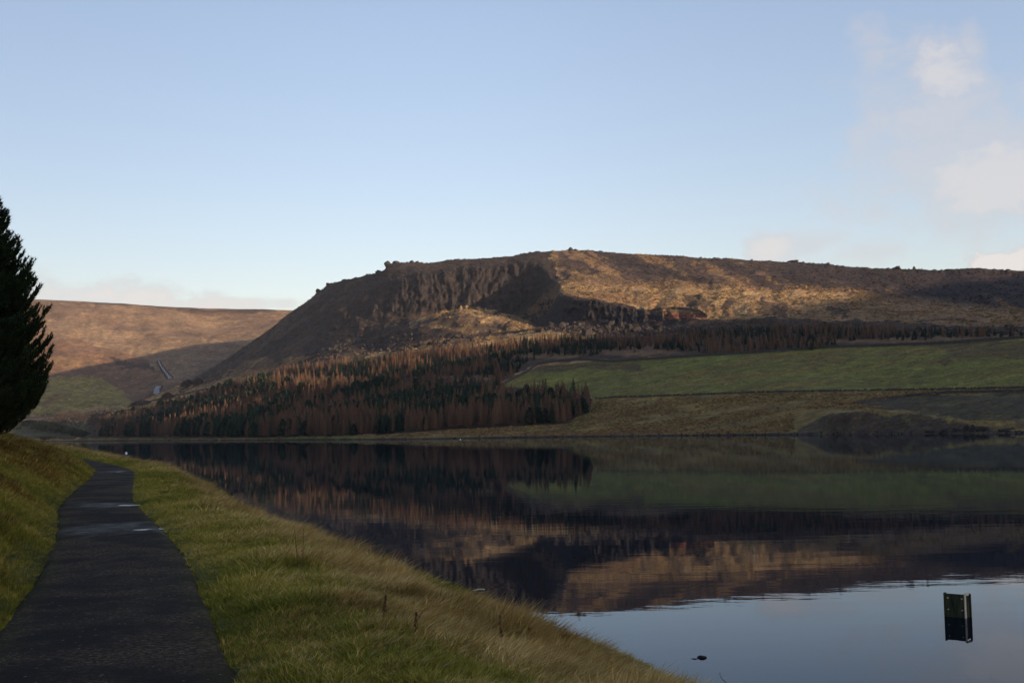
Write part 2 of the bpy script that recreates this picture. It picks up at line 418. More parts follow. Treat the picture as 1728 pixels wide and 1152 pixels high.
# land cover
nu = UU+14*fbm(X/40, Y/40, 4, 51)+5*fbm(X/9, Y/9, 2, 52); nv = VV+5*fbm(X/35, Y/35, 4, 53)+2*fbm(X/8, Y/8, 2, 54)
TAN = np.array([0.38, 0.25, 0.115]); TAN2 = np.array([0.25, 0.15, 0.072]); HEATH_AND_SHADE = np.array([0.032, 0.024, 0.022]); ROCKC = np.array([0.022, 0.019, 0.019])  # heather tone deepened so it also carries the shaded flank
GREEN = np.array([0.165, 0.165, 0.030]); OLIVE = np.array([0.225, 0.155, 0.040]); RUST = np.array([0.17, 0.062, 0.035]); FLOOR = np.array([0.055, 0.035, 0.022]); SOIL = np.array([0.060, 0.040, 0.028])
colr = np.zeros(X.shape+(3,)); mixn = sstep(-0.35, 0.45, fbm(X/70, Y/70, 5, 61, 0.6))[..., None]
colr[:] = TAN*(1-mixn)+TAN2*mixn
def paint(poly, c, amt=1.0, sharp=False):
    m = in_poly(UU if sharp else nu, VV if sharp else nv, poly)[..., None]*amt
    colr[:] = colr*(1-m)+np.array(c)*m
def paintm(m, c):
    m = np.clip(m, 0, 1)[..., None]; colr[:] = colr*(1-m)+np.array(c)*m
# upper moor: heather in streaks
sa_ = UU*0.90+VV*0.44; sb_ = -UU*0.44+VV*0.90
strk = fbm(sa_/120, sb_/13, 5, 62, 0.62); strk_f = fbm(sa_/40, sb_/5, 4, 68, 0.6)
crest_v = np.interp(UU, [900, 940, 1100, 1250, 1400, 1550, 1728, 2400], [480, 484, 487, 491, 501, 519, 538, 560])
abv = crest_v-VV
RB = sstep(922, 956, UU)*(rowpos < 12)
paintm(RB*sstep(-2, 14, abv)*0.75, (0.17, 0.10, 0.055))                       # duller grass above the shelf
paintm(RB*sstep(6, 26, abv)*sstep(-0.22, 0.12, strk+0.5*strk_f+0.30*sstep(1000, 1300, UU)+0.22*sstep(20, 60, abv)-0.06+0.5*fbm(UU/9, VV/5, 3, 69))*0.8, HEATH_AND_SHADE*1.2)
paintm(RB*sstep(14, 34, abv+16*strk)*sstep(1180, 1420, UU)*0.85, HEATH_AND_SHADE)
paintm(RB*sstep(0.05, 0.35, strk_f)*sstep(4, 20, abv)*0.5, HEATH_AND_SHADE)
paintm(RB*(np.abs(abv+1.5*strk_f) < 4.0)*sstep(1500, 1250, UU)*0.6, TAN*1.15)
paintm(RB*sstep(0.0, 0.35, fbm(UU/14, VV/9, 4, 66, 0.6))*sstep(4, -10, abv)*0.5, (0.12, 0.078, 0.042))
paintm(RB*sstep(1150, 1500, UU)*sstep(2, -12, abv)*0.55, (0.15, 0.085, 0.045))
# left flank and cirque
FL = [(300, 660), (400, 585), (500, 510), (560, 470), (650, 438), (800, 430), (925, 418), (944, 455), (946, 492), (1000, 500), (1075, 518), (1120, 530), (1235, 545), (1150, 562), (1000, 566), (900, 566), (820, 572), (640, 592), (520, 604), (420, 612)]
paint(FL, HEATH_AND_SHADE*0.8, 0.95)  # dark heather, with the shade of the left-facing flank put into its colour
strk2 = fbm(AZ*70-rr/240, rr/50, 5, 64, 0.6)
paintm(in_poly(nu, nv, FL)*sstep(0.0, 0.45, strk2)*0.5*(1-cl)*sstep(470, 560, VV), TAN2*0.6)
paintm(cl*0.85, ROCKC)
paintm(cl*sstep(0.2, 0.5, fbm(AZ*700+0*rr, zz/22, 4, 65))*0.6, (0.050, 0.036, 0.030))
paint([(330, 650), (420, 602), (520, 596), (600, 590), (560, 606), (440, 626), (350, 648)], TAN2)          # grassy foot of the flank
paint([(690, 546), (740, 525), (785, 511), (850, 519), (905, 545), (900, 558), (800, 562), (700, 560)], TAN*0.78)   # knoll
paint([(700, 552), (790, 528), (820, 540), (760, 556)], HEATH_AND_SHADE*1.6, 0.6)
paint([(800, 548), (850, 545), (860, 553), (810, 556)], HEATH_AND_SHADE, 0.7)
paint([(500, 612), (540, 590), (640, 566), (830, 560), (860, 566), (760, 585), (640, 596), (560, 606)], ROCKC, 0.85)  # boulder field
paint([(640, 596), (700, 584), (820, 566), (905, 560), (1000, 560), (1010, 568), (900, 580), (740, 600)], TAN*0.95)
paint([(420, 636), (500, 616), (640, 596), (720, 592), (620, 606), (470, 640)], TAN)
paint([(850, 548), (905, 500), (945, 470), (948, 492), (910, 530), (880, 552)], TAN2*0.65, 0.7)                       # grassy gully
paint([(944, 495), (1080, 516), (1240, 532), (1240, 520), (1100, 500), (1000, 494)], TAN2, 0.8)
paint([(948, 500), (1070, 520), (1080, 545), (960, 552), (930, 540)], ROCKC, 0.9)
paint([(905, 556), (1150, 552), (1220, 566), (1000, 572)], HEATH_AND_SHADE, 0.7)
paint([(1120, 523), (1192, 530), (1196, 538), (1130, 535)], RUST*1.1)
for pc in ([(1145, 492), (1180, 492), (1210, 520), (1160, 515)], [(1218, 500), (1236, 500), (1236, 525), (1222, 522)], [(1275, 508), (1330, 515), (1330, 535), (1285, 530)], [(1398, 516), (1430, 520), (1428, 532), (1400, 530)], [(1220, 470), (1330, 480), (1310, 488)], [(1060, 440), (1200, 470), (1240, 482), (1100, 462)], [(1000, 424), (1060, 430), (1110, 450), (1050, 450)]):
    paint(pc, HEATH_AND_SHADE, 0.7)
tr = (np.abs(UU-(1258+(VV-500)*0.05)) < 1.5) & (VV > 488) & (VV < 533); paintm(tr*0.8, (0.42, 0.33, 0.2))
# forest floor and pastures
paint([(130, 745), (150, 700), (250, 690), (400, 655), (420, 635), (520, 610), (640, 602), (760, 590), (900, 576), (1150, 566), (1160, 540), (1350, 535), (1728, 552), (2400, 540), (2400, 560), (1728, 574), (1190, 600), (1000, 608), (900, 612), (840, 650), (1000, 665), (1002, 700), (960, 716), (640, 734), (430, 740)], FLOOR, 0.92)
for cx, cy, sx_, sy_ in ((930, 600, 60, 5), (1060, 596, 80, 5), (780, 636, 60, 6), (680, 650, 60, 5), (640, 660, 40, 5), (880, 640, 30, 8), (1500, 577, 160, 5), (1650, 570, 90, 5), (1080, 585, 40, 6)):
    paintm((1-sstep(0.6, 1.2, np.hypot((nu-cx)/sx_, (nv-cy)/sy_)))*0.85, TAN2*0.75)
paint([(845, 652), (905, 622), (1010, 609), (1190, 601), (1400, 586), (1728, 573), (2400, 556), (2400, 640), (1728, 655), (1290, 662), (1002, 673), (985, 662), (880, 655)], GREEN, 1, True)
paintm(in_poly(UU, VV, [(845, 652), (905, 622), (1010, 609), (1190, 601), (1400, 586), (1728, 573), (2400, 556), (2400, 640), (1728, 655), (1290, 662), (1002, 673)])*sstep(-0.25, 0.5, fbm(X/38, Y/22, 5, 71, 0.65))*0.8, OLIVE*0.8)
for pc in ([(905, 618), (1000, 612), (1070, 614), (1090, 628), (990, 622), (890, 630)], [(1560, 580), (1728, 576), (1740, 600), (1620, 606)], [(1570, 612), (1610, 606), (1600, 620)]):
    paint(pc, (0.10, 0.058, 0.028), 0.7)
LOWP = [(0, 760), (150, 739), (440, 738), (560, 738), (640, 734), (760, 725), (960, 715), (1003, 673), (1290, 663), (1728, 656), (2400, 640), (2400, 780)]
paint(LOWP, OLIVE, 1, True)
paintm(in_poly(UU, VV, LOWP)*sstep(-0.2, 0.5, fbm(X/22, Y/9, 5, 72, 0.6))*0.75, (0.15, 0.095, 0.045))
paintm(in_poly(UU, VV, LOWP)*sstep(0.1, 0.6, fbm(X/26, Y/12, 5, 74, 0.6))*0.6, GREEN)
paint([(960, 716), (1000, 680), (1020, 676), (985, 712), (965, 722)], GREEN*0.8, 0.9)
paint([(470, 743), (490, 736), (600, 735), (600, 741)], GREEN, 0.9)
paint([(214, 690), (320, 664), (402, 647), (415, 668), (250, 706)], GREEN*0.9, 1, True)
paint([(-200, 745), (-200, 712), (60, 712), (140, 712), (150, 738), (60, 742)], (0.06, 0.07, 0.03), 0.9)
# dark cutting on the promontory
paint([(1345, 728), (1395, 700), (1420, 697), (1560, 702), (1610, 712), (1670, 722), (1660, 735), (1340, 735)], SOIL, 0.95)
paint([(1440, 682), (1530, 668), (1728, 659), (2400, 645), (2400, 720), (1728, 716), (1640, 712), (1560, 696)], np.array([0.055, 0.046, 0.026]), 0.9)
paintm((rowpos < 2.12)*1.0, SOIL)
bl = sstep(2.45, 2.7, rowpos)*(1-sstep(2.9, 3.05, rowpos))*(UU < 1340); paintm(bl*0.75, (0.20, 0.14, 0.075))
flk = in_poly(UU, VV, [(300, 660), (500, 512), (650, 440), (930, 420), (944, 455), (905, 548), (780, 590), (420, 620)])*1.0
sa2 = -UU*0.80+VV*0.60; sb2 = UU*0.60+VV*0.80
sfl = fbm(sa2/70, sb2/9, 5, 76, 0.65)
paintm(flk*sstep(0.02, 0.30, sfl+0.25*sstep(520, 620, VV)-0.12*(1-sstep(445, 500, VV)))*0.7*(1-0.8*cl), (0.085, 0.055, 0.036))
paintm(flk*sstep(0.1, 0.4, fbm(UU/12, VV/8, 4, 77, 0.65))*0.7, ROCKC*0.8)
prm = in_poly(UU, VV, [(1345, 740), (1345, 722), (1395, 700), (1430, 690), (1560, 698), (1728, 712), (2400, 716), (2400, 760)])*1.0
paintm(prm*sstep(0.0, 0.3, fbm(UU/9, VV/3, 4, 78, 0.65))*0.75, (0.10, 0.062, 0.035))
paintm(prm*sstep(0.1, 0.4, fbm(UU/14, VV/4, 4, 79, 0.65))*0.6, (0.085, 0.09, 0.03))
bk2 = in_poly(UU, VV, [(1440, 682), (1530, 668), (1728, 659), (2400, 645), (2400, 720), (1728, 716), (1640, 712), (1560, 696)])*1.0
paintm(bk2*sstep(0.0, 0.35, fbm(UU/22, VV/5, 4, 80, 0.65))*0.8, (0.105, 0.085, 0.03))
paintm(np.exp(-((VV-np.interp(UU, [1390, 1420, 1500, 1560, 1620, 1728], [700, 695, 694, 700, 708, 714]))/1.6)**2)*(UU > 1385)*(rowpos > 2.9)*0.8, (0.24, 0.185, 0.07))
colr = np.clip(colr*(1+0.45*fbm(X/6, Y/6, 4, 75, 0.7)[..., None]), 0.004, 1)
def grid_faces(nr, nc):
    i = np.arange(nr-1)[:, None]*nc+np.arange(nc-1)[None, :]
    return np.stack([i, i+1, i+1+nc, i+nc], -1).reshape(-1, 4)
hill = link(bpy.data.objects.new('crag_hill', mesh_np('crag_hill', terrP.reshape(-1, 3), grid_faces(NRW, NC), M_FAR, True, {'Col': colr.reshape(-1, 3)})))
tag(hill, kind='structure')

# ---- the moor beyond the valley
MT = [
 (-400, (715,1900),(660,2050),(628,2150),(560,2350),(522,2560),(498,2700)),
 (60,   (712,1820),(668,1950),(632,2060),(560,2300),(524,2530),(502,2700)),
 (120,  (711,1810),(664,1940),(630,2050),(562,2300),(525,2530),(505,2700)),
 (180,  (708,1800),(662,1930),(632,2040),(566,2300),(527,2530),(508,2690)),
 (240,  (702,1790),(664,1900),(638,2000),(575,2260),(532,2520),(512,2680)),
 (270,  (694,1790),(672,1860),(640,1960),(582,2230),(535,2510),(514,2670)),
 (300,  (690,1800),(652,1900),(630,1980),(588,2200),(540,2500),(515,2660)),
 (350,  (685,1830),(640,1950),(620,2030),(585,2180),(545,2480),(516,2650)),
 (430,  (675,1900),(620,2050),(600,2120),(575,2200),(545,2480),(517,2650)),
 (520,  (660,1950),(600,2120),(580,2180),(560,2250),(540,2480),(520,2650)),
 (900,  (640,2300),(600,2500),(580,2600),(560,2700),(545,2800),(525,2900)),
]
mu = np.array([t[0] for t in MT], float)
mlines = [(mu, np.array([t[1+k][0] for t in MT], float), np.array([t[1+k][1] for t in MT], float)) for k in range(6)]
NCM = 420; AZM = np.linspace(math.atan((-380-864)/FPX), math.atan((700-864)/FPX), NCM)
mR, mZ = build_far(mlines, AZM, None, [lambda a, r, z: (r+900, z*0.98), lambda a, r, z: (r+800, z*0-2)])
mR = smooth_cols(mR, 5); mZ = smooth_cols(mZ, 5)
mR = np.insert(mR, 0, mR[0]-140, 0); mZ = np.insert(mZ, 0, mZ[0]*0.4-2, 0)
MC = [8, 40, 30, 50, 40, 30, 8, 3]
mr, mz = rows_interp(mR, mZ, MC, 2.0)
mX = mr*np.sin(AZM); mY = mr*np.cos(AZM)
MU_, MV_ = proj(np.stack([mX, mY, mz], -1))
mrow = np.interp(np.arange(mr.shape[0]), np.concatenate([[0], np.cumsum(MC)]), np.arange(len(MC)+1))[:, None]+0*AZM
mef = 1-sstep(5.4, 6, mrow)*0.8
mdz = (fbm(mX/220, mY/220, 5, 81)*14+fbm(mX/45, mY/45, 4, 82)*2.4)*mef*sstep(0.5, 1.5, mrow)
mg = np.abs(fbm(AZM*14+mr/900, mr/700, 4, 83)); mdz -= (1-sstep(0, 0.3, mg))*3.0*mef*sstep(1, 2, mrow)
mg = np.abs(fbm(AZM*40-mr/500, mr/300, 3, 84)); mdz -= (1-sstep(0, 0.3, mg))*1.0*mef*sstep(1, 2, mrow)
mz = mz+mdz
moorP = np.stack([mX, mY, mz], -1)
lumq = (colr.sum(-1)/3)[:-1, :-1].copy()
colr = np.zeros(mX.shape+(3,)); nu = MU_+20*fbm(mX/70, mY/70, 5, 91, 0.65)+6*fbm(mX/12, mY/12, 3, 90); nv = MV_+9*fbm(mX/70, mY/70, 5, 92, 0.65)+3*fbm(mX/12, mY/12, 3, 89)
mm = sstep(-0.3, 0.4, fbm(mX/120, mY/60, 5, 93, 0.6))[..., None]
colr[:] = np.array([0.235, 0.155, 0.088])*(1-mm)+np.array([0.16, 0.10, 0.062])*mm
paintm(sstep(5.55, 5.8, mrow)*sstep(-0.4, 0.2, fbm(mX/60, mY/40, 4, 94))*0.85, HEATH_AND_SHADE*1.2)
paint([(60, 640), (60, 575), (140, 572), (240, 600), (270, 640), (262, 690), (230, 690), (190, 645), (120, 635)], RUST*np.array([0.85, 1.1, 1.1]), 0.55)
paint([(60, 600), (120, 600), (180, 612), (120, 622), (60, 615)], TAN2*0.85, 0.8)
paint([(-400, 708), (-400, 640), (60, 640), (160, 630), (190, 645), (222, 668), (215, 684), (160, 692), (60, 700)], (0.23, 0.185, 0.045), 0.9)
paint([(60, 715), (150, 686), (220, 678), (230, 700), (150, 715)], TAN, 0.9)
paint([(185, 605), (250, 612), (258, 624), (200, 618)], HEATH_AND_SHADE, 0.8)
paint([(225, 690), (262, 660), (268, 690)], RUST*0.6, 0.8)
paint([(60, 690), (90, 664), (130, 664), (100, 672)], RUST, 0.4)
sm_ = fbm(MU_/34, MV_/7, 5, 96, 0.65); paintm(sstep(0.05, 0.4, sm_)*sstep(0.4, 0.1, np.abs(mrow-1.2)/4)*0.45, (0.10, 0.062, 0.045))
paintm(sstep(0.12, 0.4, fbm(MU_/12, MV_/4, 4, 97, 0.65))*0.4, (0.09, 0.06, 0.04))
colr = np.clip(colr*(1+0.4*fbm(mX/9, mY/9, 4, 95, 0.7)[..., None]), 0.004, 1)
moor = link(bpy.data.objects.new('moor', mesh_np('moor', moorP.reshape(-1, 3), grid_faces(mX.shape[0], NCM), M_FAR, True, {'Col': colr.reshape(-1, 3)})))
tag(moor, kind='structure')

# ---- unseen hill added right of the view, crest shaped to shade the valley
gx = np.linspace(900, 3600, 110); gy = np.linspace(-2600, 3400, 170)
GX, GY = np.meshgrid(gx, gy)
RIDGE_X = 1750
crest_h = np.interp(GY, [-2600, -1400, -700, 0, 400, 700, 1100, 1500, 2000, 3400], [400, 400, 400, 402, 395, 372, 330, 220, 60, 20])
prof = np.exp(-((GX-RIDGE_X)/520)**2)*sstep(900, 1150, GX)
GZ = crest_h*prof*(1+0.05*fbm(GX/300, GY/300, 4, 101))+fbm(GX/60, GY/60, 4, 102)*5*prof-2
cc = np.zeros(GX.shape+(3,)); k_ = sstep(-0.2, 0.4, fbm(GX/150, GY/150, 5, 103))[..., None]; cc[:] = TAN2*(1-k_)+HEATH_AND_SHADE*k_
shade_ridge = link(bpy.data.objects.new('shade_ridge', mesh_np('shade_ridge', np.stack([GX, GY, GZ], -1).reshape(-1, 3), grid_faces(170, 110), M_FAR, True, {'Col': cc.reshape(-1, 3)})))
tag(shade_ridge, kind='structure')

# ---- valley floor sheet to the horizon
def m_floor(t, p):
    co = t.new('ShaderNodeTexCoord').outputs['Object']
    t.set(p.inputs['Base Color'], t.mix(t.noise(co, 0.01, 5), (0.04, 0.035, 0.025), (0.10, 0.09, 0.05)))
gb = MB(); gb.v = [(-7000, -7000, -5), (7000, -7000, -5), (7000, 7000, -5), (-7000, 7000, -5)]; gb.f = [(0, 1, 2, 3)]
tag(gb.obj('ground', mat('valley_floor', m_floor)), kind='structure')

# ------------------------------------------------------------------ water
def m_water(t, p):
    co = t.new('ShaderNodeTexCoord').outputs['Object']
    a = t.noise(t.vec('MULTIPLY', co, (0.5, 1.3, 1)), 0.55, 3, 0.5)
    b = t.noise(t.vec('MULTIPLY', co, (0.8, 1.6, 1)), 3.2, 3, 0.5)
    patch = t.maprange(t.noise(t.vec('MULTIPLY', co, (0.3, 1.2, 1)), 0.02, 3, 0.5), 0.42, 0.62, 0.35, 1.0, True)
    h = t.math('MULTIPLY', t.math('ADD', a, t.math('MULTIPLY', b, 0.10)), patch)
    bm_ = t.new('ShaderNodeBump'); t.set(bm_.inputs['Strength'], 1.0); t.set(bm_.inputs['Distance'], 0.0045); t.set(bm_.inputs['Height'], h)
    fr = t.new('ShaderNodeFresnel'); fr.inputs['IOR'].default_value = 1.14; t.l.new(bm_.outputs[0], fr.inputs['Normal'])
    gl = t.new('ShaderNodeBsdfGlossy'); gl.inputs['Color'].default_value = (0.80, 0.88, 1.0, 1); gl.inputs['Roughness'].default_value = 0.004; t.l.new(bm_.outputs[0], gl.inputs['Normal'])
    df = t.new('ShaderNodeBsdfDiffuse'); df.inputs['Color'].default_value = (0.003, 0.005, 0.010, 1)
    mx = t.new('ShaderNodeMixShader'); t.l.new(fr.outputs[0], mx.inputs[0]); t.l.new(df.outputs[0], mx.inputs[1]); t.l.new(gl.outputs[0], mx.inputs[2])
    out = [n for n in t.n if n.type == 'OUTPUT_MATERIAL'][0]; t.l.new(mx.outputs[0], out.inputs[0])
M_WATER = mat('still_peaty_water', m_water)
wb = MB(); wb.v = [(-2200, -1600, 0), (1500, -1600, 0), (1500, 1900, 0), (-2200, 1900, 0)]; wb.f = [(0, 1, 2, 3)]
water = tag(wb.obj('water', M_WATER), kind='structure')

# ------------------------------------------------------------------ near ground
PATH = np.array([(9, -30), (2.6, -10), (-0.35, 0), (-2.75, 8), (-4.75, 14.5), (-6.45, 19.6), (-8.5, 25.2), (-10.1, 29.6), (-12.0, 35.5), (-14.3, 43), (-17.4, 53), (-20.9, 63), (-29, 82), (-46.5, 122), (-72, 182), (-104, 245), (-170, 315), (-330, 375), (-800, 520), (-1600, 780.)])
SHORE = np.array([(700, -1500), (300, -600), (60, -110), (15.5, -12), (11, 0), (6.5, 10), (2.6, 19.5), (0.85, 23.7), (-1.0, 28.3), (-3.3, 33.1), (-6.2, 41.2), (-10.7, 53.3), (-16.2, 69.3), (-23.8, 94), (-37.5, 131), (-62, 192), (-92, 256), (-155, 330), (-315, 395), (-790, 545), (-1600, 810.)])
def densify(P, n=12):
    t = np.arange(len(P)); tt = np.linspace(0, len(P)-1, (len(P)-1)*n+1)
    # Catmull-Rom
    out = []
    for q in tt:
        i = min(int(q), len(P)-2); s = q-i
        p0 = P[max(i-1, 0)]; p1 = P[i]; p2 = P[i+1]; p3 = P[min(i+2, len(P)-1)]
        out.append(0.5*((2*p1)+(-p0+p2)*s+(2*p0-5*p1+4*p2-p3)*s*s+(-p0+3*p1-3*p2+p3)*s**3))
    return np.array(out)
PD = densify(PATH, 6); SD = densify(SHORE, 6)
def sdist(x, y, P):
    """distance to polyline, sign + on its left side, and arc length at the foot"""
    best = np.full(x.shape, 1e18); sg = np.ones(x.shape); al = np.zeros(x.shape); L = 0
    for i in range(len(P)-1):
        ax, ay = P[i]; dx, dy = P[i+1]-P[i]; l2 = dx*dx+dy*dy
        t = np.clip(((x-ax)*dx+(y-ay)*dy)/l2, 0, 1); ex = x-ax-t*dx; ey = y-ay-t*dy; d = ex*ex+ey*ey
        m = d < best; best = np.where(m, d, best); cr = dx*ey-dy*ex
        sg = np.where(m, np.sign(cr), sg); al = np.where(m, L+t*math.sqrt(l2), al); L += math.sqrt(l2)
    return np.sqrt(best)*np.where(sg == 0, 1, sg), al
PZ = 2.55; HW = 0.86
def near_z(x, y, full=False):
    x = np.asarray(x, float); y = np.asarray(y, float)
    dp, al = sdist(x, y, PD); ds, _ = sdist(x, y, SD)        # + = left (land side)
    e = np.abs(dp)-HW
    verge = 1.3+0.35*fbm(al/6, al*0, 2, 120)
    er = np.maximum(e-verge, 0); q = er/(er+np.maximum(ds, 0)+1e-3)
    zr = PZ*(1-q**1.15)+0.05*sstep(0, 0.5, e)
    zl = PZ+3.1*(1-np.exp(-np.maximum(e-0.1, 0)/5.0))+0.012*np.maximum(e-12, 0)
    z = np.where(dp > 0, zl, zr)
    lump = fbm(x/1.6, y/1.6, 4, 121, 0.55); lump2 = fbm(x/0.42, y/0.42, 3, 122)
    lm = sstep(0.1, 0.9, e)*sstep(-0.3, 0.6, ds)
    z = z+lm*(0.11*lump+0.035*lump2+0.25*fbm(x/9, y/9, 3, 123)*sstep(2, 6, e)*(dp > 0))
    z = np.where(e < 0.05, PZ-0.06, z)
    z = np.where(ds < 0, np.maximum(ds*0.35, -4.2)+0*z, z)
    return (z, dp, ds, e, al) if full else z
rad = np.concatenate([np.geomspace(1.2, 60, 250), np.geomspace(60.5, 1500, 150)])
azn = np.concatenate([np.linspace(-180, -40, 40, endpoint=False), np.linspace(-40, 30, 420, endpoint=False), np.linspace(30, 180, 41)])*math.pi/180
RA, AA = np.meshgrid(rad, azn, indexing='ij')
NX = RA*np.sin(AA); NY = RA*np.cos(AA)
NZ, Ndp, Nds, Ne, Nal = near_z(NX, NY, True)
def m_turf(t, p):
    co = t.new('ShaderNodeTexCoord').outputs['Object']
    a = t.new('ShaderNodeAttribute', attribute_name='Col').outputs['Color']
    k = t.math('MULTIPLY', t.maprange(t.noise(co, 9, 4, 0.7), 0.3, 0.7, 0.6, 1.35), t.maprange(t.noise(co, 1.2, 4, 0.6), 0.3, 0.7, 0.8, 1.2))
    t.set(p.inputs['Base Color'], t.vec('SCALE', a, scale=k)); bump(t, p, t.noise(co, 14, 5, 0.75), 1.0, 0.06)
M_TURF = mat('turf', m_turf)
def dryness(x, y, dp, e, ds):
    """0 = green turf, 1 = dry straw"""
    k = 0.34+0.95*fbm(x/2.2, y/2.2, 5, 130, 0.65)
    k = k+np.where(dp < 0, 0.55*np.exp(-((e-2.4)/0.6)**2)-0.5*np.exp(-(e/1.3)**2)+0.12*sstep(2.2, 4, e), 0)
    k = k+np.where(dp > 0, 0.16-0.6*np.exp(-(e/0.8)**2), 0)
    return np.clip(k, 0, 1)
dry = dryness(NX, NY, Ndp, Ne, Nds)[..., None]
ncol = np.array([0.045, 0.062, 0.012])*(1-dry)+np.array([0.12, 0.085, 0.03])*dry
ncol = np.where((Ndp > 0)[..., None], ncol*np.array([1.0, 0.78, 0.6]), ncol)
ncol = np.where((Nds < 0.25)[..., None], np.array([0.035, 0.03, 0.022]), ncol)
nf = grid_faces(len(rad), len(azn))
bank = link(bpy.data.objects.new('grass_bank', mesh_np('grass_bank', np.stack([NX, NY, NZ], -1).reshape(-1, 3), nf, M_TURF, True, {'Col': ncol.reshape(-1, 3)})))
tag(bank, kind='structure')

def near_at(u, v):
    d = ray(u, v); t = np.geomspace(3, 400, 3000)
    P = np.array([0, 0, CAMZ])+t[:, None]*d
    hit = np.nonzero(P[:, 2] < np.maximum(near_z(P[:, 0], P[:, 1]), -0.0))[0]
    i = hit[0]; return Vector((P[i, 0], P[i, 1], float(near_z(P[i:i+1, 0], P[i:i+1, 1])[0])))
def water_at(u, v):
    d = ray(u, v); t = -CAMZ/d[2]; return Vector((d[0]*t, d[1]*t, 0))
def grid_at(P, az, u, v):
    d = ray(u, v); a = math.atan2(d[0], d[1]); tn = d[2]/math.hypot(d[0], d[1])
    j = (a-az[0])/(az[-1]-az[0])*(len(az)-1); j0 = int(np.clip(round(j), 0, len(az)-1))
    colp = P[:, j0]; tt = (colp[:, 2]-CAMZ)/np.hypot(colp[:, 0], colp[:, 1])
    i = int(np.nonzero(tt >= tn)[0][0]) if (tt >= tn).any() else int(np.argmax(tt))
    if i == 0: return Vector(colp[0])
    k = (tn-tt[i-1])/(tt[i]-tt[i-1]+1e-12); k = min(max(k, 0), 1)
    return Vector(colp[i-1]*(1-k)+colp[i]*k)
def hill_at(u, v): return grid_at(terrP, AZ, u, v)
def moor_at(u, v): return grid_at(moorP, AZM, u, v)

# ------------------------------------------------------------------ path
PUD = [(240, 894, 0.40, 0.20), (212, 853, 0.35, 0.22), (200, 796, 0.35, 0.35)]
def on_plane(u, v, z):
    d = ray(u, v); t = (z-CAMZ)/d[2]; return Vector((d[0]*t, d[1]*t, z))
pudc = [on_plane(u, v, PZ) for u, v, _, _ in PUD]
def resample(P, s):
    seg_ = np.hypot(*np.diff(P, axis=0).T); c = np.concatenate([[0], np.cumsum(seg_)])
    return np.stack([np.interp(s, c, P[:, 0]), np.interp(s, c, P[:, 1])], -1)
PD2 = densify(PATH, 40)
tot = np.hypot(*np.diff(PD2, axis=0).T).sum()
s0 = 25.0
ss = np.concatenate([np.arange(s0-22, s0+60, 0.12), np.geomspace(s0+60, min(tot, 600), 220)])
Cn = resample(PD2, ss); tg = np.gradient(Cn, axis=0); tg /= np.linalg.norm(tg, axis=1, keepdims=True)
nr = np.stack([tg[:, 1], -tg[:, 0]], -1)
ws = np.linspace(-1, 1, 25)
jl = 0.07*fbm(ss/1.6, ss*0, 3, 140)+0.04; jr = 0.07*fbm(ss/1.6, ss*0, 3, 142)+0.04
off = np.where(ws[None, :] < 0, ws[None, :]*(HW+jl[:, None]), ws[None, :]*(HW+jr[:, None]))
PX = Cn[:, 0:1]+nr[:, 0:1]*off; PY = Cn[:, 1:2]+nr[:, 1:2]*off
PZZ = PZ+0.012+0.018*(1-ws[None, :]**2)+0.008*fbm(PX/0.8, PY/0.8, 3, 144)-0.035*(np.abs(ws[None, :]) > 0.98)+0.004*fbm(PX/0.16, PY/0.16, 2, 148)
wet = np.zeros(PX.shape)
for c, (u_, v_, L_, W_) in zip(pudc, PUD):
    dd = np.hypot((PX-c.x)/(L_*0.9), (PY-c.y)/(W_*2.2))+0.75*fbm(PX/0.35, PY/0.22, 4, 145)
    PZZ -= 0.034*(1-sstep(0.1, 1.2, dd)); 
    dw = np.hypot((PX-c.x+0.3)/1.3, (PY-c.y)/1.5)+1.1*fbm(PX/0.45, PY/0.6, 4, 146)
    wet = np.maximum(wet, 1-sstep(0.2, 1.3, dw))
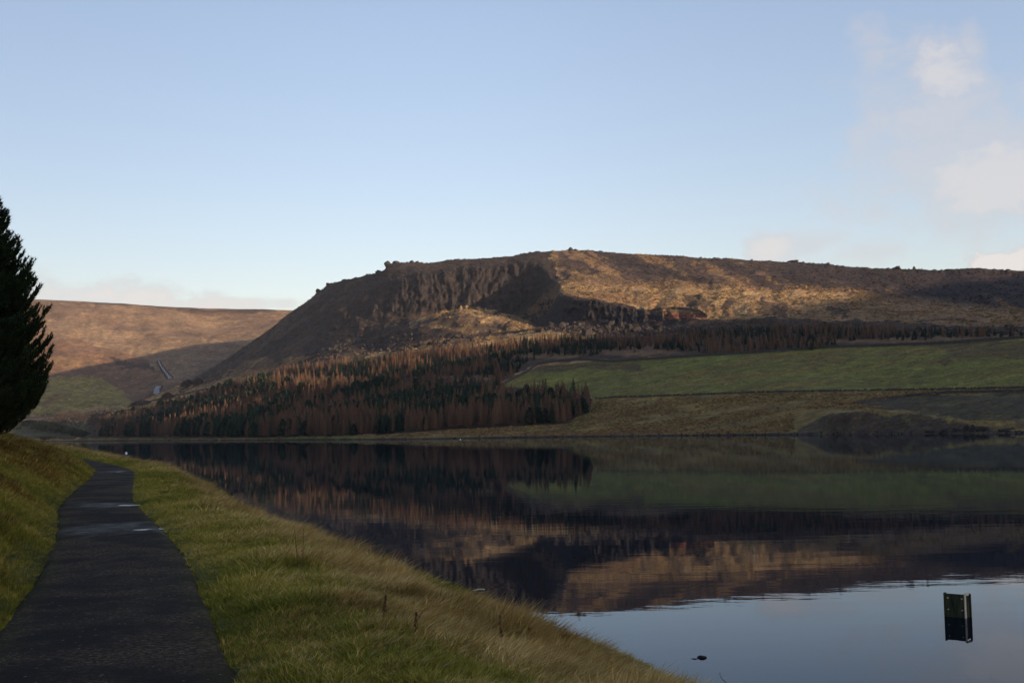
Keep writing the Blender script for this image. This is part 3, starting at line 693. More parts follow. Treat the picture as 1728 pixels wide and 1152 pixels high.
def m_path(t, p):
    co = t.new('ShaderNodeTexCoord').outputs['Object']
    wt = t.new('ShaderNodeAttribute', attribute_name='wet').outputs['Fac']
    v = t.new('ShaderNodeTexVoronoi'); t.set(v.inputs['Vector'], co); v.inputs['Scale'].default_value = 55
    v2 = t.new('ShaderNodeTexVoronoi'); t.set(v2.inputs['Vector'], co); v2.inputs['Scale'].default_value = 26
    base = t.mix(t.noise(co, 40, 4, 0.7), (0.005, 0.004, 0.0034), (0.027, 0.0225, 0.020))
    base = t.vec('SCALE', base, scale=t.maprange(t.noise(co, 22, 5, 0.85), 0.3, 0.7, 0.6, 1.45))
    edg = t.new('ShaderNodeAttribute', attribute_name='edge').outputs['Fac']
    base = t.mix(t.math('MULTIPLY', t.maprange(t.math('ADD', edg, t.math('MULTIPLY', t.math('SUBTRACT', t.noise(co, 5, 4, 0.7), 0.5), 0.7)), 0.62, 0.95, 0, 1, True), 0.85), base, (0.030, 0.026, 0.010))
    worn = t.maprange(t.noise(t.vec('MULTIPLY', co, (1, 0.8, 1)), 0.7, 5, 0.65), 0.40, 0.60, 0.0, 1.0, True)
    cracks = t.maprange(t.noise(co, 24, 5, 0.8, 0.4), 0.46, 0.60)
    base = t.mix(t.math('MULTIPLY', worn, cracks), base, (0.12, 0.084, 0.048))
    sepc = t.new('ShaderNodeSeparateColor'); t.set(sepc.inputs[0], v2.outputs['Color'])
    chip = t.math('MULTIPLY', t.math('GREATER_THAN', sepc.outputs[0], 0.965), t.math('LESS_THAN', v2.outputs['Distance'], 0.3))
    base = t.mix(t.math('MULTIPLY', chip, 0.8), base, (0.17, 0.15, 0.12))
    base = t.vec('SCALE', base, scale=t.maprange(wt, 0, 1, 1.0, 0.7))
    t.set(p.inputs['Base Color'], base)
    t.set(p.inputs['Specular IOR Level'], t.maprange(wt, 0.1, 0.9, 0.05, 0.085))
    t.set(p.inputs['Roughness'], t.maprange(t.math('MULTIPLY', wt, t.noise(co, 3, 3)), 0.05, 0.6, 0.85, 0.50))
    bump(t, p, t.math('ADD', t.math('MULTIPLY', v.outputs['Distance'], -1.0), t.noise(co, 60, 3)), 0.9, 0.008)
path = link(bpy.data.objects.new('path', mesh_np('path', np.stack([PX, PY, PZZ], -1).reshape(-1, 3), grid_faces(len(ss), 25), mat('worn_tarmac', m_path), True, {'wet': wet.ravel(), 'edge': (np.abs(ws)[None, :]+0*PX).ravel()})))
tag(path, kind='structure')
def m_puddle(t, p):
    p.inputs['Base Color'].default_value = (0.012, 0.012, 0.013, 1); p.inputs['Roughness'].default_value = 0.26
    p.inputs['IOR'].default_value = 1.333; p.inputs['Specular IOR Level'].default_value = 0.5
M_PUD = mat('puddle_water', m_puddle)
for i, (c, (u_, v_, L_, W_)) in enumerate(zip(pudc, PUD)):
    n = 40; pts = []
    for k in range(n):
        a = 2*math.pi*k/n; rr_ = 1+0.22*math.sin(3*a+i)+0.14*math.sin(7*a+2*i)
        pts.append((c.x+math.cos(a)*L_*0.95*rr_, c.y+math.sin(a)*W_*1.15*rr_, PZ+0.010))
    b = MB(); b.v = pts; b.f = [tuple(range(n))]
    tag(b.obj('puddle', M_PUD), ['bright puddle across the right half of the path, nearest the viewer', 'thin puddle on the path just beyond the brightest one', 'faint damp puddle on the path where it starts to bend left'][i], 'puddle', kind=None)

# ------------------------------------------------------------------ instancing by geometry nodes (only for stuff)
def gn_scatter(name, P, rot, scl, idx, tint, protos, kind='stuff'):
    me = bpy.data.meshes.new(name); n = len(P); me.vertices.add(n)
    me.vertices.foreach_set('co', np.ascontiguousarray(P, np.float32).ravel())
    def at(an, ty, arr, key):
        a = me.attributes.new(an, ty, 'POINT'); a.data.foreach_set(key, np.ascontiguousarray(arr).ravel())
    at('rot', 'FLOAT_VECTOR', np.asarray(rot, np.float32), 'vector'); at('scl', 'FLOAT_VECTOR', np.asarray(scl, np.float32), 'vector')
    at('idx', 'INT', np.asarray(idx, np.int32), 'value'); at('tint', 'FLOAT', np.asarray(tint, np.float32), 'value')
    o = link(bpy.data.objects.new(name, me)); o['kind'] = kind
    ng = bpy.data.node_groups.new(name+'_nodes', 'GeometryNodeTree')
    ng.interface.new_socket('Geometry', in_out='INPUT', socket_type='NodeSocketGeometry'); ng.interface.new_socket('Geometry', in_out='OUTPUT', socket_type='NodeSocketGeometry')
    N = ng.nodes; L = ng.links
    gi = N.new('NodeGroupInput'); go = N.new('NodeGroupOutput'); iop = N.new('GeometryNodeInstanceOnPoints'); jn = N.new('GeometryNodeJoinGeometry')
    for pr in protos:
        oi = N.new('GeometryNodeObjectInfo'); oi.inputs['Object'].default_value = pr; oi.transform_space = 'ORIGINAL'
        g2 = N.new('GeometryNodeGeometryToInstance'); L.new(oi.outputs['Geometry'], g2.inputs[0]); L.new(g2.outputs[0], jn.inputs[0])
    def na(nm, ty, sock):
        a = N.new('GeometryNodeInputNamedAttribute'); a.data_type = ty; a.inputs[0].default_value = nm; L.new(a.outputs[0], sock)
    L.new(gi.outputs[0], iop.inputs['Points']); L.new(jn.outputs[0], iop.inputs['Instance']); iop.inputs['Pick Instance'].default_value = True
    na('idx', 'INT', iop.inputs['Instance Index']); na('rot', 'FLOAT_VECTOR', iop.inputs['Rotation']); na('scl', 'FLOAT_VECTOR', iop.inputs['Scale'])
    L.new(iop.outputs[0], go.inputs[0])
    md = o.modifiers.new('scatter', 'NODES'); md.node_group = ng
    return o
def proto(me): return bpy.data.objects.new(me.name+'_source', me)

# ------------------------------------------------------------------ grass
def tuft(name, n, h, spread, lean, wd, seed, m, bendy=0.5):
    rs = random.Random(seed); b = MB()
    for k in range(n):
        a = rs.uniform(0, 6.283); r = spread*math.sqrt(rs.random()); x = r*math.cos(a); y = r*math.sin(a)
        hh = h*rs.uniform(0.45, 1.15); la = a+rs.uniform(-1, 1); ln = lean*rs.uniform(0.3, 1.6)
        dx = math.cos(la)*ln*hh+0.22*hh*bendy; dy = math.sin(la)*ln*hh-0.08*hh*bendy
        wa = rs.uniform(0, 3.14); wx = math.cos(wa)*wd*rs.uniform(.6, 1.2); wy = math.sin(wa)*wd*rs.uniform(.6, 1.2)
        i = len(b.v)
        b.v += [(x-wx, y-wy, -0.02), (x+wx, y+wy, -0.02), (x+dx*.35-wx*.8, y+dy*.35-wy*.8, hh*.55), (x+dx*.35+wx*.8, y+dy*.35+wy*.8, hh*.55), (x+dx, y+dy, hh*rs.uniform(0.82, 1.0))]
        b.f += [(i, i+1, i+3, i+2), (i+2, i+3, i+4)]
    return proto(b.mesh(name, m))
M_GREENG = mat('green_grass', m_inst((0.095, 0.108, 0.012), (0.21, 0.195, 0.024), (0.36, 0.285, 0.06)))
M_DRYG = mat('dry_grass', m_inst((0.25, 0.165, 0.048), (0.47, 0.33, 0.11), (0.64, 0.48, 0.21)))
def m_brown(): return mat('brown_grass', m_inst((0.07, 0.05, 0.009), (0.14, 0.085, 0.016), (0.23, 0.135, 0.032)))
M_BRNG = m_brown()
def scatter_pts(n, rmin, rmax, a0, a1, power):
    # density ~ r**-power
    q = RNG.random(n); e = 2-power
    r = (rmin**e+q*(rmax**e-rmin**e))**(1/e); a = RNG.uniform(a0, a1, n)
    return r*np.sin(a), r*np.cos(a), r
gx_, gy_, gr = scatter_pts(640000, 6.0, 260, R(-27), R(13), 1.45)
gz, gdp, gds, ge, gal = near_z(gx_, gy_, True)
edge_n = 0.26*fbm(gx_/0.4, gy_/0.4, 3, 150)
ok = (ge > -0.03+edge_n*0.9) & (gds > 0.12)
# screen cull: only what the frame can plausibly see
uu_, vv_ = proj(np.stack([gx_, gy_, gz+0.2], -1)); ok &= (uu_ > -120) & (uu_ < 1840) & (vv_ < 1260)
gx_, gy_, gr, gz, gdp, gds, ge = [a[ok] for a in (gx_, gy_, gr, gz, gdp, gds, ge)]
gd = dryness(gx_, gy_, gdp, ge, gds)
left = gdp > 0
isdry = (RNG.random(len(gx_)) < np.clip(gd*1.15-0.12, 0.03, 0.93))
clump = fbm(gx_/0.75, gy_/0.75, 3, 151)
nearpath = np.exp(-(ge/0.5)**2)
size = (0.75+0.6*np.clip(clump+0.2, 0, 1))*(1-0.55*nearpath)*(1+gr/110)*RNG.uniform(0.7, 1.25, len(gx_))*(0.5+0.5*np.where(gdp < 0, sstep(0.2, 2.0, gds), 1))
shoulder = np.exp(-((ge-3.0)/0.8)**2)*(~left)
def emit(name, m, protos, hmul, tint):
    n = int(m.sum())
    rot = np.stack([RNG.normal(0, 0.12, n), RNG.normal(0, 0.12, n), RNG.uniform(-0.9, 0.9, n)], -1)
    s = size[m]; sc = np.stack([s*(1+gr[m]/60), s*(1+gr[m]/60), s*hmul[m]], -1)
    P = np.stack([gx_[m], gy_[m], gz[m]-0.01], -1)
    gn_scatter(name, P, rot, sc, RNG.integers(0, len(protos), n), np.clip(tint[m], 0, 1), protos)
    print(name, n)
tn = 0.45+0.75*fbm(gx_/1.3, gy_/1.3, 4, 152, 0.6)+0.3*fbm(gx_/6, gy_/6, 2, 153)+RNG.normal(0, 0.16, len(gx_))
short = [tuft('short_tuft', 13, 0.085, 0.075, 0.55, 0.0035, s, M_GREENG) for s in range(4)]
longt = [tuft('long_tuft', 15, 0.20, 0.065, 0.45, 0.0028, 20+s, M_DRYG, 1.3) for s in range(4)]
brownt = [tuft('brown_tuft', 14, 0.13, 0.07, 0.5, 0.0035, 40+s, M_BRNG, 0.9) for s in range(4)]
one = np.ones(len(gx_))
emit('green_grass', (~isdry), short, 0.75*one*(1+0.5*np.clip(gd, 0, 1)+0.5*np.clip(clump, 0, 1)), tn+0.25*gd)
emit('dry_grass', isdry & ~left, longt, (0.42+0.5*shoulder*np.clip(0.6+clump, 0, 1.2)+0.35*np.clip(clump, 0, 1))*np.clip(0.32+0.17*gds, 0.32, 1.0), tn+0.1)
emit('brown_grass', isdry & left, brownt, 0.75+0.6*np.clip(clump, 0, 1), tn)

# ------------------------------------------------------------------ distant trees
def trunk_mesh(name, h, r, m): 
    b = MB(); b.tube([(0, 0, -1.2), (0.05*h*0.1, 0, h*0.4), (0, 0, h*0.95)], [r, r*0.65, r*0.1], 5); return b.mesh(name, m)
def spruce_crown(seed, h=15.0, rad=3.0):
    rs = random.Random(seed); b = MB(); nw = 17
    for i in range(nw):
        t = i/(nw-1); z = h*(0.10+0.88*t); r = rad*(1-t)**0.8*rs.uniform(0.85, 1.12)+0.18
        nb = max(5, int(9*(1-t)+4)); ph = rs.uniform(0, 6.28)
        for k in range(nb):
            a = ph+6.283*k/nb+rs.uniform(-.2, .2); rr_ = r*rs.uniform(0.7, 1.15); w_ = rr_*0.36+0.12
            ca, sa = math.cos(a), math.sin(a); tip = Vector((ca*rr_, sa*rr_, z-rr_*0.28+rs.uniform(-.2, .2)))
            mid = Vector((ca*rr_*.55, sa*rr_*.55, z+0.05))
            o = Vector((0, 0, z+0.35)); s_ = Vector((-sa, ca, 0))*w_
            n = len(b.v); b.v += [tuple(o), tuple(mid+s_), tuple(tip), tuple(mid-s_), tuple(mid+Vector((0, 0, -0.55)))]
            b.f += [(n, n+1, n+2), (n, n+2, n+3), (n+1, n+4, n+2), (n+3, n+2, n+4)]
    b.tube([(0, 0, h*0.85), (0, 0, h*1.04)], [0.16, 0.03], 4)
    return b.mesh('crown', M_SPRUCE)
def larch_crown(seed, h=15.0, rad=3.1):
    rs = random.Random(seed); b = MB(); nw = 30
    for i in range(nw):
        t = i/(nw-1); z = h*(0.14+0.85*t); r = rad*(1-t)**0.52*(0.75+0.25*math.sin(i*1.7+seed))+0.15
        nb = max(4, int(8*(1-t)+3)); ph = rs.uniform(0, 6.28)
        for k in range(nb):
            a = ph+6.283*k/nb+rs.uniform(-.3, .3); rr_ = r*rs.uniform(0.6, 1.15)
            ca, sa = math.cos(a), math.sin(a); up_ = rr_*rs.uniform(-0.05, 0.30)
            tip = Vector((ca*rr_, sa*rr_, z+up_)); w_ = 0.09
            s_ = Vector((-sa, ca, 0))*w_; o = Vector((0, 0, z))
            b.tri(o+Vector((0, 0, w_)), o-Vector((0, 0, w_)), tip)
            for q in range(3):                              # hanging twig sprays
                f_ = rs.uniform(0.35, 0.95); c = o.lerp(tip, f_); L_ = rs.uniform(0.4, 0.95)*(0.5+0.5*(1-t))
                sd_ = Vector((rs.uniform(-.5, .5), rs.uniform(-.5, .5), -1))*L_
                b.tri(c-s_*2.1, c+s_*2.1, c+sd_)
    b.tube([(0, 0, h*0.8), (0, 0, h*1.03)], [0.14, 0.02], 4)
    return b.mesh('crown', M_LARCH)
def bare_crown(seed, h=13.0, m=None, dens=1.0):
    rs = random.Random(seed); b = MB()
    def br(p, d, L, r, lev):
        q = p+d*L; b.tube([p, q], [r, r*0.6], 3 if lev > 1 else 4, False)
        if lev >= 4:
            for k in range(int(5*dens)):
                e = (d+Vector((rs.uniform(-1, 1), rs.uniform(-1, 1), rs.uniform(-.5, .8)))*0.9).normalized()
                s_ = e.cross(Vector((0.3, 0.2, 1))).normalized()*0.10
                b.tri(q-s_, q+s_, q+e*L*rs.uniform(0.6, 1.3))
            return
        for k in range(3 if lev < 3 else 3):
            e = (d+Vector((rs.uniform(-1, 1), rs.uniform(-1, 1), rs.uniform(-.3, .6)))*0.75).normalized()
            br(q, e, L*rs.uniform(0.62, 0.82), r*0.6, lev+1)
    for k in range(4):
        a = 1.57*k+rs.uniform(-.5, .5); br(Vector((0, 0, h*0.2)), Vector((math.cos(a)*.6, math.sin(a)*.6, 0.9)).normalized(), h*0.27, 0.16, 1)
    return b.mesh('crown', m or M_TWIG)
spr_me = [spruce_crown(s) for s in range(5)]; lar_me = [larch_crown(10+s) for s in range(5)]
def pine_crown(seed, h=15.0):
    rs = random.Random(seed); b = MB()
    for k in range(330):
        t = rs.random(); a = rs.uniform(0, 6.283); env = 5.2*math.sin(math.pi*min(1, 0.12+0.88*t)**0.8)**0.8*(1-0.45*t)
        r_ = env*rs.uniform(0.55, 1.0); p = Vector((math.cos(a)*r_, math.sin(a)*r_, h*(0.06+0.9*t)))
        d = (Vector((math.cos(a), math.sin(a), rs.uniform(0.3, 1.6)))).normalized(); e = d.cross(Vector((rs.uniform(-1, 1), rs.uniform(-1, 1), 0.4))).normalized()
        s_ = rs.uniform(0.7, 1.3); b.tri(p-e*s_*0.8, p+e*s_*0.8, p+d*s_*1.7)
    return b.mesh('crown', M_SPRUCE)
pine_me = [pine_crown(60+s) for s in range(4)]
bare_me = [bare_crown(20+s) for s in range(4)]
trk_con = trunk_mesh('trunk', 15, 0.22, M_BARK); trk_bare = trunk_mesh('trunk', 5.5, 0.22, M_BARK)
# forest sites on the hill mesh, chosen by ground area
Pq = 0.25*(terrP[:-1, :-1]+terrP[1:, :-1]+terrP[:-1, 1:]+terrP[1:, 1:])
e1 = terrP[1:, :-1]-terrP[:-1, :-1]; e2 = terrP[:-1, 1:]-terrP[:-1, :-1]
areaq = np.abs(e1[..., 0]*e2[..., 1]-e1[..., 1]*e2[..., 0])
Uq, Vq = proj(Pq)
rowq = rowpos[:-1, :-1]
FOREST = [
 # polygon in photo coordinates of the GROUND, spacing, height range (m), share of larch, species mode
 dict(poly=[(168, 737), (340, 737), (440, 738), (560, 737), (640, 733), (760, 725), (880, 718), (950, 715), (985, 700), (1000, 688), (992, 680), (860, 676), (700, 660), (560, 652), (430, 652), (300, 690), (228, 708), (168, 722)], sp=4.1, h=(6.5, 12.5), larch=0.60, nz=38, big=True),
 dict(poly=[(400, 662), (415, 645), (500, 622), (640, 606), (760, 592), (880, 577), (960, 572), (1010, 573), (1150, 575), (1170, 592), (1050, 597), (930, 604), (890, 612), (855, 645), (820, 668), (700, 668), (560, 660)], sp=4.3, h=(4.5, 9), larch=0.52, nz=34, big=False),
 dict(poly=[(1140, 578), (1150, 560), (1270, 557), (1400, 557), (1728, 566), (2300, 556), (2300, 562), (1728, 577), (1560, 574), (1440, 577), (1380, 590), (1190, 598), (1140, 585)], sp=4.6, h=(4.2, 8.5), larch=0.42, nz=30, big=False),
]
CLEAR = [(930, 604, 70, 5), (1075, 594, 90, 5), (790, 640, 50, 5), (690, 652, 55, 4), (640, 668, 30, 4), (870, 648, 28, 10), (1500, 578, 90, 4), (1640, 574, 90, 4), (560, 640, 25, 5)]
sites = []; occ = {}
for fi, F in enumerate(FOREST):
    m = in_poly(Uq, Vq, F['poly']) & (rowq > 2.4) & (rowq < 8.3)
    ii, jj = np.nonzero(m); pa = areaq[ii, jj]; tot_a = pa.sum(); n = int(tot_a/(F['sp']**2)*1.6)
    pick = RNG.choice(len(ii), size=min(n, 40000), p=pa/tot_a)
    for q in pick:
        i, j = ii[q], jj[q]; a, b_ = RNG.random(2)
        P = terrP[i, j]*(1-a)*(1-b_)+terrP[i+1, j]*a*(1-b_)+terrP[i, j+1]*(1-a)*b_+terrP[i+1, j+1]*a*b_
        u, v = float(Uq[i, j]), float(Vq[i, j])
        if any(math.hypot((u-c[0])/c[2], (v-c[1])/c[3]) < 1 and RNG.random() < 0.9 for c in CLEAR): continue
        if fi == 2 and RNG.random() < np.interp(u, [1100, 1400, 1728], [0.1, 0.3, 0.62]): continue
        key = (int(P[0]//(F['sp']*0.82)), int(P[1]//(F['sp']*0.82)))
        if key in occ: continue
        occ[key] = 1
        nn = float(fbm(np.array(P[0]/F['nz']), np.array(P[1]/F['nz']), 3, 160+fi))
        bias = F['larch']-0.5
        if fi == 0: bias += 0.3*(u > 930)-0.06*(700 < u < 900)+0.10*(u < 520)
        if fi == 1: bias += 0.45*float(v < np.interp(u, [400, 1000], [632, 584]))-0.18*(u > 880)
        if fi == 2: bias += 0.5*(1180 < u < 1400 and v > 580)-0.35*(u < 1300 and v < 576)+0.1*(u > 1300)
        larch = (nn*1.25+bias+RNG.normal(0, 0.30)) > 0
        h = RNG.uniform(*F['h'])*RNG.choice([0.72, 0.9, 1.0, 1.0, 1.08, 1.18])
        if fi == 0: h *= np.interp(u, [170, 450, 700, 1000], [1.3, 1.25, 1.08, 1.05])
        r = math.hypot(P[0], P[1])
        sites.append((P, h, larch, fi, u, v, h/r))
print('trees', len(sites))
order = sorted(range(len(sites)), key=lambda k: -sites[k][6])
chosen = {True: [], False: []}; rest = {True: [], False: []}
for k in order:
    s = sites[k]; (chosen if len(chosen[s[2]]) < 295 and s[4] < 1740 and s[4] > -10 else rest)[s[2]].append(s)
def zone_label(s):
    kind = 'russet leafless larch' if s[2] else ('dark green spruce' if s[3] == 0 else 'small dark green bushy pine')
    u, v = s[4], s[5]
    if s[3] == 0:
        if v > np.interp(u, [228, 560, 760, 950], [731, 731, 718, 707]):
            z = 'in the front row of the plantation above the far shore' if u < 700 else 'at the front edge of the plantation beside the open shore grass'
        elif u > 900: z = 'in the pointed right end of the lower plantation'
        elif u > 600: z = 'in the middle of the lower plantation'
        else: z = 'deep in the left part of the lower plantation'
    elif s[3] == 1: z = 'in the upper plantation under the crags'
    else: z = 'in the thin plantation above the green pasture'
    return f'{kind} {z}'
for larch in (True, False):
    crowns = lar_me if larch else spr_me
    for s in chosen[larch]:
        P, h = s[0], s[1]; lab = zone_label(s); k = h/15.0
        pn_ = (not larch) and s[3] > 0; k *= 0.72 if pn_ else 1.0
        e = empty('larch_tree' if larch else ('pine_tree' if pn_ else 'spruce_tree'), (P[0], P[1], P[2]-0.2), random.uniform(0, 6.28), k)
        e.scale = (k*random.uniform(.8, 1.3), k*random.uniform(.8, 1.3), k)
        tag(e, lab, 'tree', lab.replace('larch', 'larches').replace('spruce', 'spruces').replace('bushy pine', 'bushy pines'))
        link(bpy.data.objects.new('crown', random.choice(pine_me if pn_ else crowns)), e); link(bpy.data.objects.new('trunk', trk_con), e)
    S = rest[larch]; n = len(S)
    P = np.array([s[0] for s in S])-np.array([0, 0, 0.2]); k = np.array([s[1] for s in S])/15.0
    prs = [proto(m) for m in crowns]; ix = RNG.integers(0, len(prs), n)
    if not larch:
        z12 = np.array([s[3] > 0 for s in S]); prs += [proto(m) for m in pine_me]; ix = np.where(z12, 5+RNG.integers(0, 4, n), ix); k = np.where(z12, k*0.72, k)
    o = gn_scatter('larch_forest' if larch else 'spruce_forest', P, np.stack([0*k, 0*k, RNG.uniform(0, 6.28, n)], -1), np.stack([k*RNG.uniform(.85, 1.2, n), k*RNG.uniform(.85, 1.2, n), k], -1), ix, RNG.random(n), prs)
    tag(o, ('mass of russet leafless larches' if larch else 'mass of dark green spruces and pines')+' filling the plantations on the hillside', 'forest')

def place(name, me_list, loc, sc, parts, label, cat, group=None):
    e = empty(name, loc, random.uniform(0, 6.28), 1.0); e.scale = sc
    for pn, me in parts: link(bpy.data.objects.new(pn, me), e)
    return tag(e, label, cat, group)
# bare broadleaves at the head of the water
for k, (u, v, h) in enumerate([(92, 728, 22), (101, 722, 26), (112, 727, 20), (121, 724, 27), (133, 728, 22), (143, 726, 26), (152, 732, 22), (160, 734, 24), (168, 733, 28), (176, 735, 24), (184, 734, 30), (193, 735, 25), (201, 736, 32), (210, 735, 34), (219, 736, 28), (228, 736, 30), (104, 712, 17), (128, 712, 18), (150, 716, 18), (170, 716, 22), (190, 712, 22), (212, 712, 20), (80, 714, 18)]):
    P = hill_at(u+random.uniform(-5, 5), v+random.uniform(-1, 1)); h *= random.uniform(0.8, 1.1); s = h/13.0
    lab = 'bare brown broadleaf tree in the clump at the left end of the plantation' if u > 148 else 'bare brown broadleaf tree standing behind the green bushes at the head of the water'
    place('broadleaf_tree', None, P, (s*0.95, s*0.95, s*0.85), [('crown', bare_me[k % 4]), ('trunk', trk_bare)], lab, 'tree', lab.replace('tree', 'trees'))
# bushes
def bush_mesh(seed, m, n=900):
    rs = random.Random(seed); b = MB()
    for k in range(n):
        a = rs.uniform(0, 6.283); c = rs.random(); r = math.sqrt(1-c*c)*rs.uniform(0.72, 1.05)
        p = Vector((math.cos(a)*r, math.sin(a)*r, c*rs.uniform(0.75, 1.02)))
        d = Vector((rs.uniform(-1, 1), rs.uniform(-1, 1), rs.uniform(-.5, 1))).normalized()*0.16; e = d.cross(Vector((0.2, 0.5, 0.8))).normalized()*0.12
        b.tri(p-e, p+e, p+d)
    return b.mesh('bush', m)
bush_me = [bush_mesh(s, M_SHRUB) for s in range(3)]; hb_me = [bush_mesh(10+s, M_TWIG, 700) for s in range(2)]
def bush(u, v, w_, h_, at, me, lab, grp=None):
    P = at(u, v); o = link(bpy.data.objects.new('bush', me)); o.location = (P.x, P.y, P.z-0.3); o.rotation_euler = (0, 0, random.uniform(0, 6.28)); o.scale = (w_, w_*0.8, h_)
    tag(o, lab, 'bush', grp)
for k, (u, v, w_, h_) in enumerate([(66, 722, 12, 7), (80, 724, 13, 8), (93, 726, 13, 9), (107, 729, 13, 9), (120, 731, 12, 8), (132, 734, 10, 7), (50, 716, 12, 6), (36, 718, 12, 7), (72, 716, 12, 5), (142, 736, 8, 6), (22, 724, 12, 6), (88, 718, 12, 5)]):
    bush(u, v, w_, h_, hill_at, bush_me[k % 3], 'dark green rounded bush in the thicket at the head of the water', 'green bushes at the head of the water')
for (u, v, w_, h_, lab) in [(284, 673, 8, 8, 'dark bare bush beside the lower cascade'), (318, 652, 12, 9, 'large dark bare bush above the left pasture wall'), (334, 648, 9, 7, 'smaller dark bare bush above the left pasture wall, uphill of the large one'), (240, 684, 14, 7, 'reddish brown bush left of the lower cascade')]:
    bush(u, v, w_, h_, hill_at, hb_me[0], lab)

# ------------------------------------------------------------------ dry stone walls
def stone_wall(pts, label, h=1.5, th=0.8, at=hill_at, step=2.5, gaps=0.0):
    P = [at(*p) for p in pts]; root = None; b = MB(); rs = random.Random(len(label))
    path_ = []
    us = np.array([p[0] for p in pts], float); vs = np.array([p[1] for p in pts], float)
    n = max(8, int(abs(us[-1]-us[0])/1.6)); uu = np.linspace(us[0], us[-1], n)
    path_ = [at(u, float(np.interp(u, us, vs)) if us[0] < us[-1] else float(np.interp(u, us[::-1], vs[::-1]))) for u in uu]
    # smooth the plan so single noisy hits do not zigzag
    A = np.array([tuple(p) for p in path_]); K = np.ones(7)/7
    A2 = np.stack([np.convolve(np.pad(A[:, i], 3, mode='edge'), K, 'valid') for i in range(3)], -1)
    prev = None
    for i in range(len(A2)-1):
        a = Vector(A2[i]); c = Vector(A2[i+1]); d = (c-a); d.z = 0; L_ = d.length
        if L_ < 1e-3: continue
        nrm = Vector((-d.y, d.x, 0)).normalized()*th/2
        hh = h*rs.uniform(0.82, 1.12)
        if rs.random() < gaps: hh *= 0.4
        n0 = len(b.v)
        for p, z_ in ((a, 1), (c, 1)):
            b.v += [tuple(p-nrm*1.2-Vector((0, 0, 1.2))), tuple(p+nrm*1.2-Vector((0, 0, 1.2))), tuple(p+nrm*.7+Vector((0, 0, hh+rs.uniform(-.12, .12)))), tuple(p-nrm*.7+Vector((0, 0, hh+rs.uniform(-.12, .12))))]
        b.f += [(n0, n0+4, n0+7, n0+3), (n0+1, n0+2, n0+6, n0+5), (n0+3, n0+7, n0+6, n0+2), (n0, n0+3, n0+2, n0+1), (n0+4, n0+5, n0+6, n0+7)]
    o = b.obj('dry_stone_wall', M_WALL); return tag(o, label, 'wall')
stone_wall([(832, 658), (862, 642), (890, 628), (905, 616), (935, 611), (985, 607), (1010, 610), (1040, 611), (1090, 607), (1190, 601), (1290, 595), (1400, 587), (1500, 584), (1600, 580), (1728, 571), (1800, 566)], 'long dark dry stone wall along the top of the big green pasture', 1.7, 0.9)
stone_wall([(1003, 673), (1030, 671), (1130, 668), (1290, 662), (1430, 660), (1560, 658), (1728, 655), (1800, 653)], 'low grassy wall along the foot of the big green pasture', 0.9, 0.8, gaps=0.3)
stone_wall([(214, 688), (240, 681), (270, 674), (320, 663), (360, 655), (402, 646)], 'dark wall along the top of the small green pasture left of the plantation', 1.7, 1.0)
stone_wall([(1440, 682), (1480, 675), (1530, 669), (1600, 663), (1728, 661), (1800, 660)], 'dark wall across the bank above the rocky promontory', 1.0, 0.7)
stone_wall([(1545, 544), (1580, 540), (1610, 539), (1650, 543)], 'short dark wall on the open moor above the thin plantation', 0.7, 0.6)
stone_wall([(1100, 524), (1135, 520), (1160, 522), (1185, 527), (1195, 536)], 'curved dark wall around the red earth patch below the moor edge', 1.6, 0.9)

# ------------------------------------------------------------------ crags, boulders and scree
def boulder(u, v, s, seed, lab, at=hill_at):
    P = at(u, v); o = link(bpy.data.objects.new('boulder', blobrock('boulder', M_ROCK, s, seed)))
    o.location = (P.x, P.y, P.z+s[2]*0.1); o.rotation_euler = (0, 0, random.uniform(0, 3)); tag(o, lab, 'boulder')
def skyline(u): return float(np.interp(u, sk_u, sk_v))
for u, s, sd_, lab in [(694, (2.7, 3, 2.2), 1, 'large square boulder on the skyline above the left crags'), (703, (2.2, 2, 1.8), 2, 'small boulder right of the square one on the skyline'),
    (963, (3.6, 3, 3.2), 3, 'pointed boulder at the highest point of the skyline'), (970, (4.5, 3, 1.4), 4, 'flat boulder beside the pointed one at the summit'),
    (554, (2.6, 2.4, 3.0), 5, 'rock standing at the lower left end of the skyline crags'), (654, (5, 5, 4), 6, 'big rock step in the skyline left of the square boulder'),
    (640, (5, 4, 2.4), 7, 'low rock below the big rock step on the skyline'), (1338, (8, 5, 2.6), 8, 'long rock on the skyline above the thin plantation'), (1542, (2, 2, 3.2), 9, 'thin rock sticking up from the right skyline'), (1512, (6, 4, 2.2), 10, 'flat rock on the skyline just left of the thin one'),
    (1600, (5, 4, 1.8), 11, 'rounded rock on the skyline near the white cloud'), (668, (6, 4, 2.2), 12, 'flat rock between the big rock step and the square boulder'), (538, (4, 3, 2.2), 13, 'lowest rock on the left skyline slope')]:
    boulder(u, skyline(u)+1.5, s, sd_, lab)
SC = [[(500, 612), (540, 590), (640, 566), (830, 558), (860, 566), (760, 585), (640, 596), (560, 606)], [(910, 562), (930, 540), (1080, 546), (1150, 556), (1100, 566), (1000, 566)], [(560, 590), (600, 540), (700, 545), (680, 570)], [(830, 530), (860, 500), (940, 505), (910, 545)]]
sp_ = []; 
for poly, n in zip(SC, (1100, 700, 300, 350)):
    m = in_poly(Uq, Vq, poly) & (rowq > 6.5); ii, jj = np.nonzero(m); pa = areaq[ii, jj]
    pk = RNG.choice(len(ii), size=n, p=pa/pa.sum()); sp_.append(terrP[ii[pk], jj[pk]]+RNG.normal(0, 1.2, (n, 3))*np.array([1, 1, 0]))
sp_ = np.concatenate(sp_); n = len(sp_); prs = [proto(blobrock('rock', M_ROCK, (1, .8, .75), 50+k, 1)) for k in range(4)]
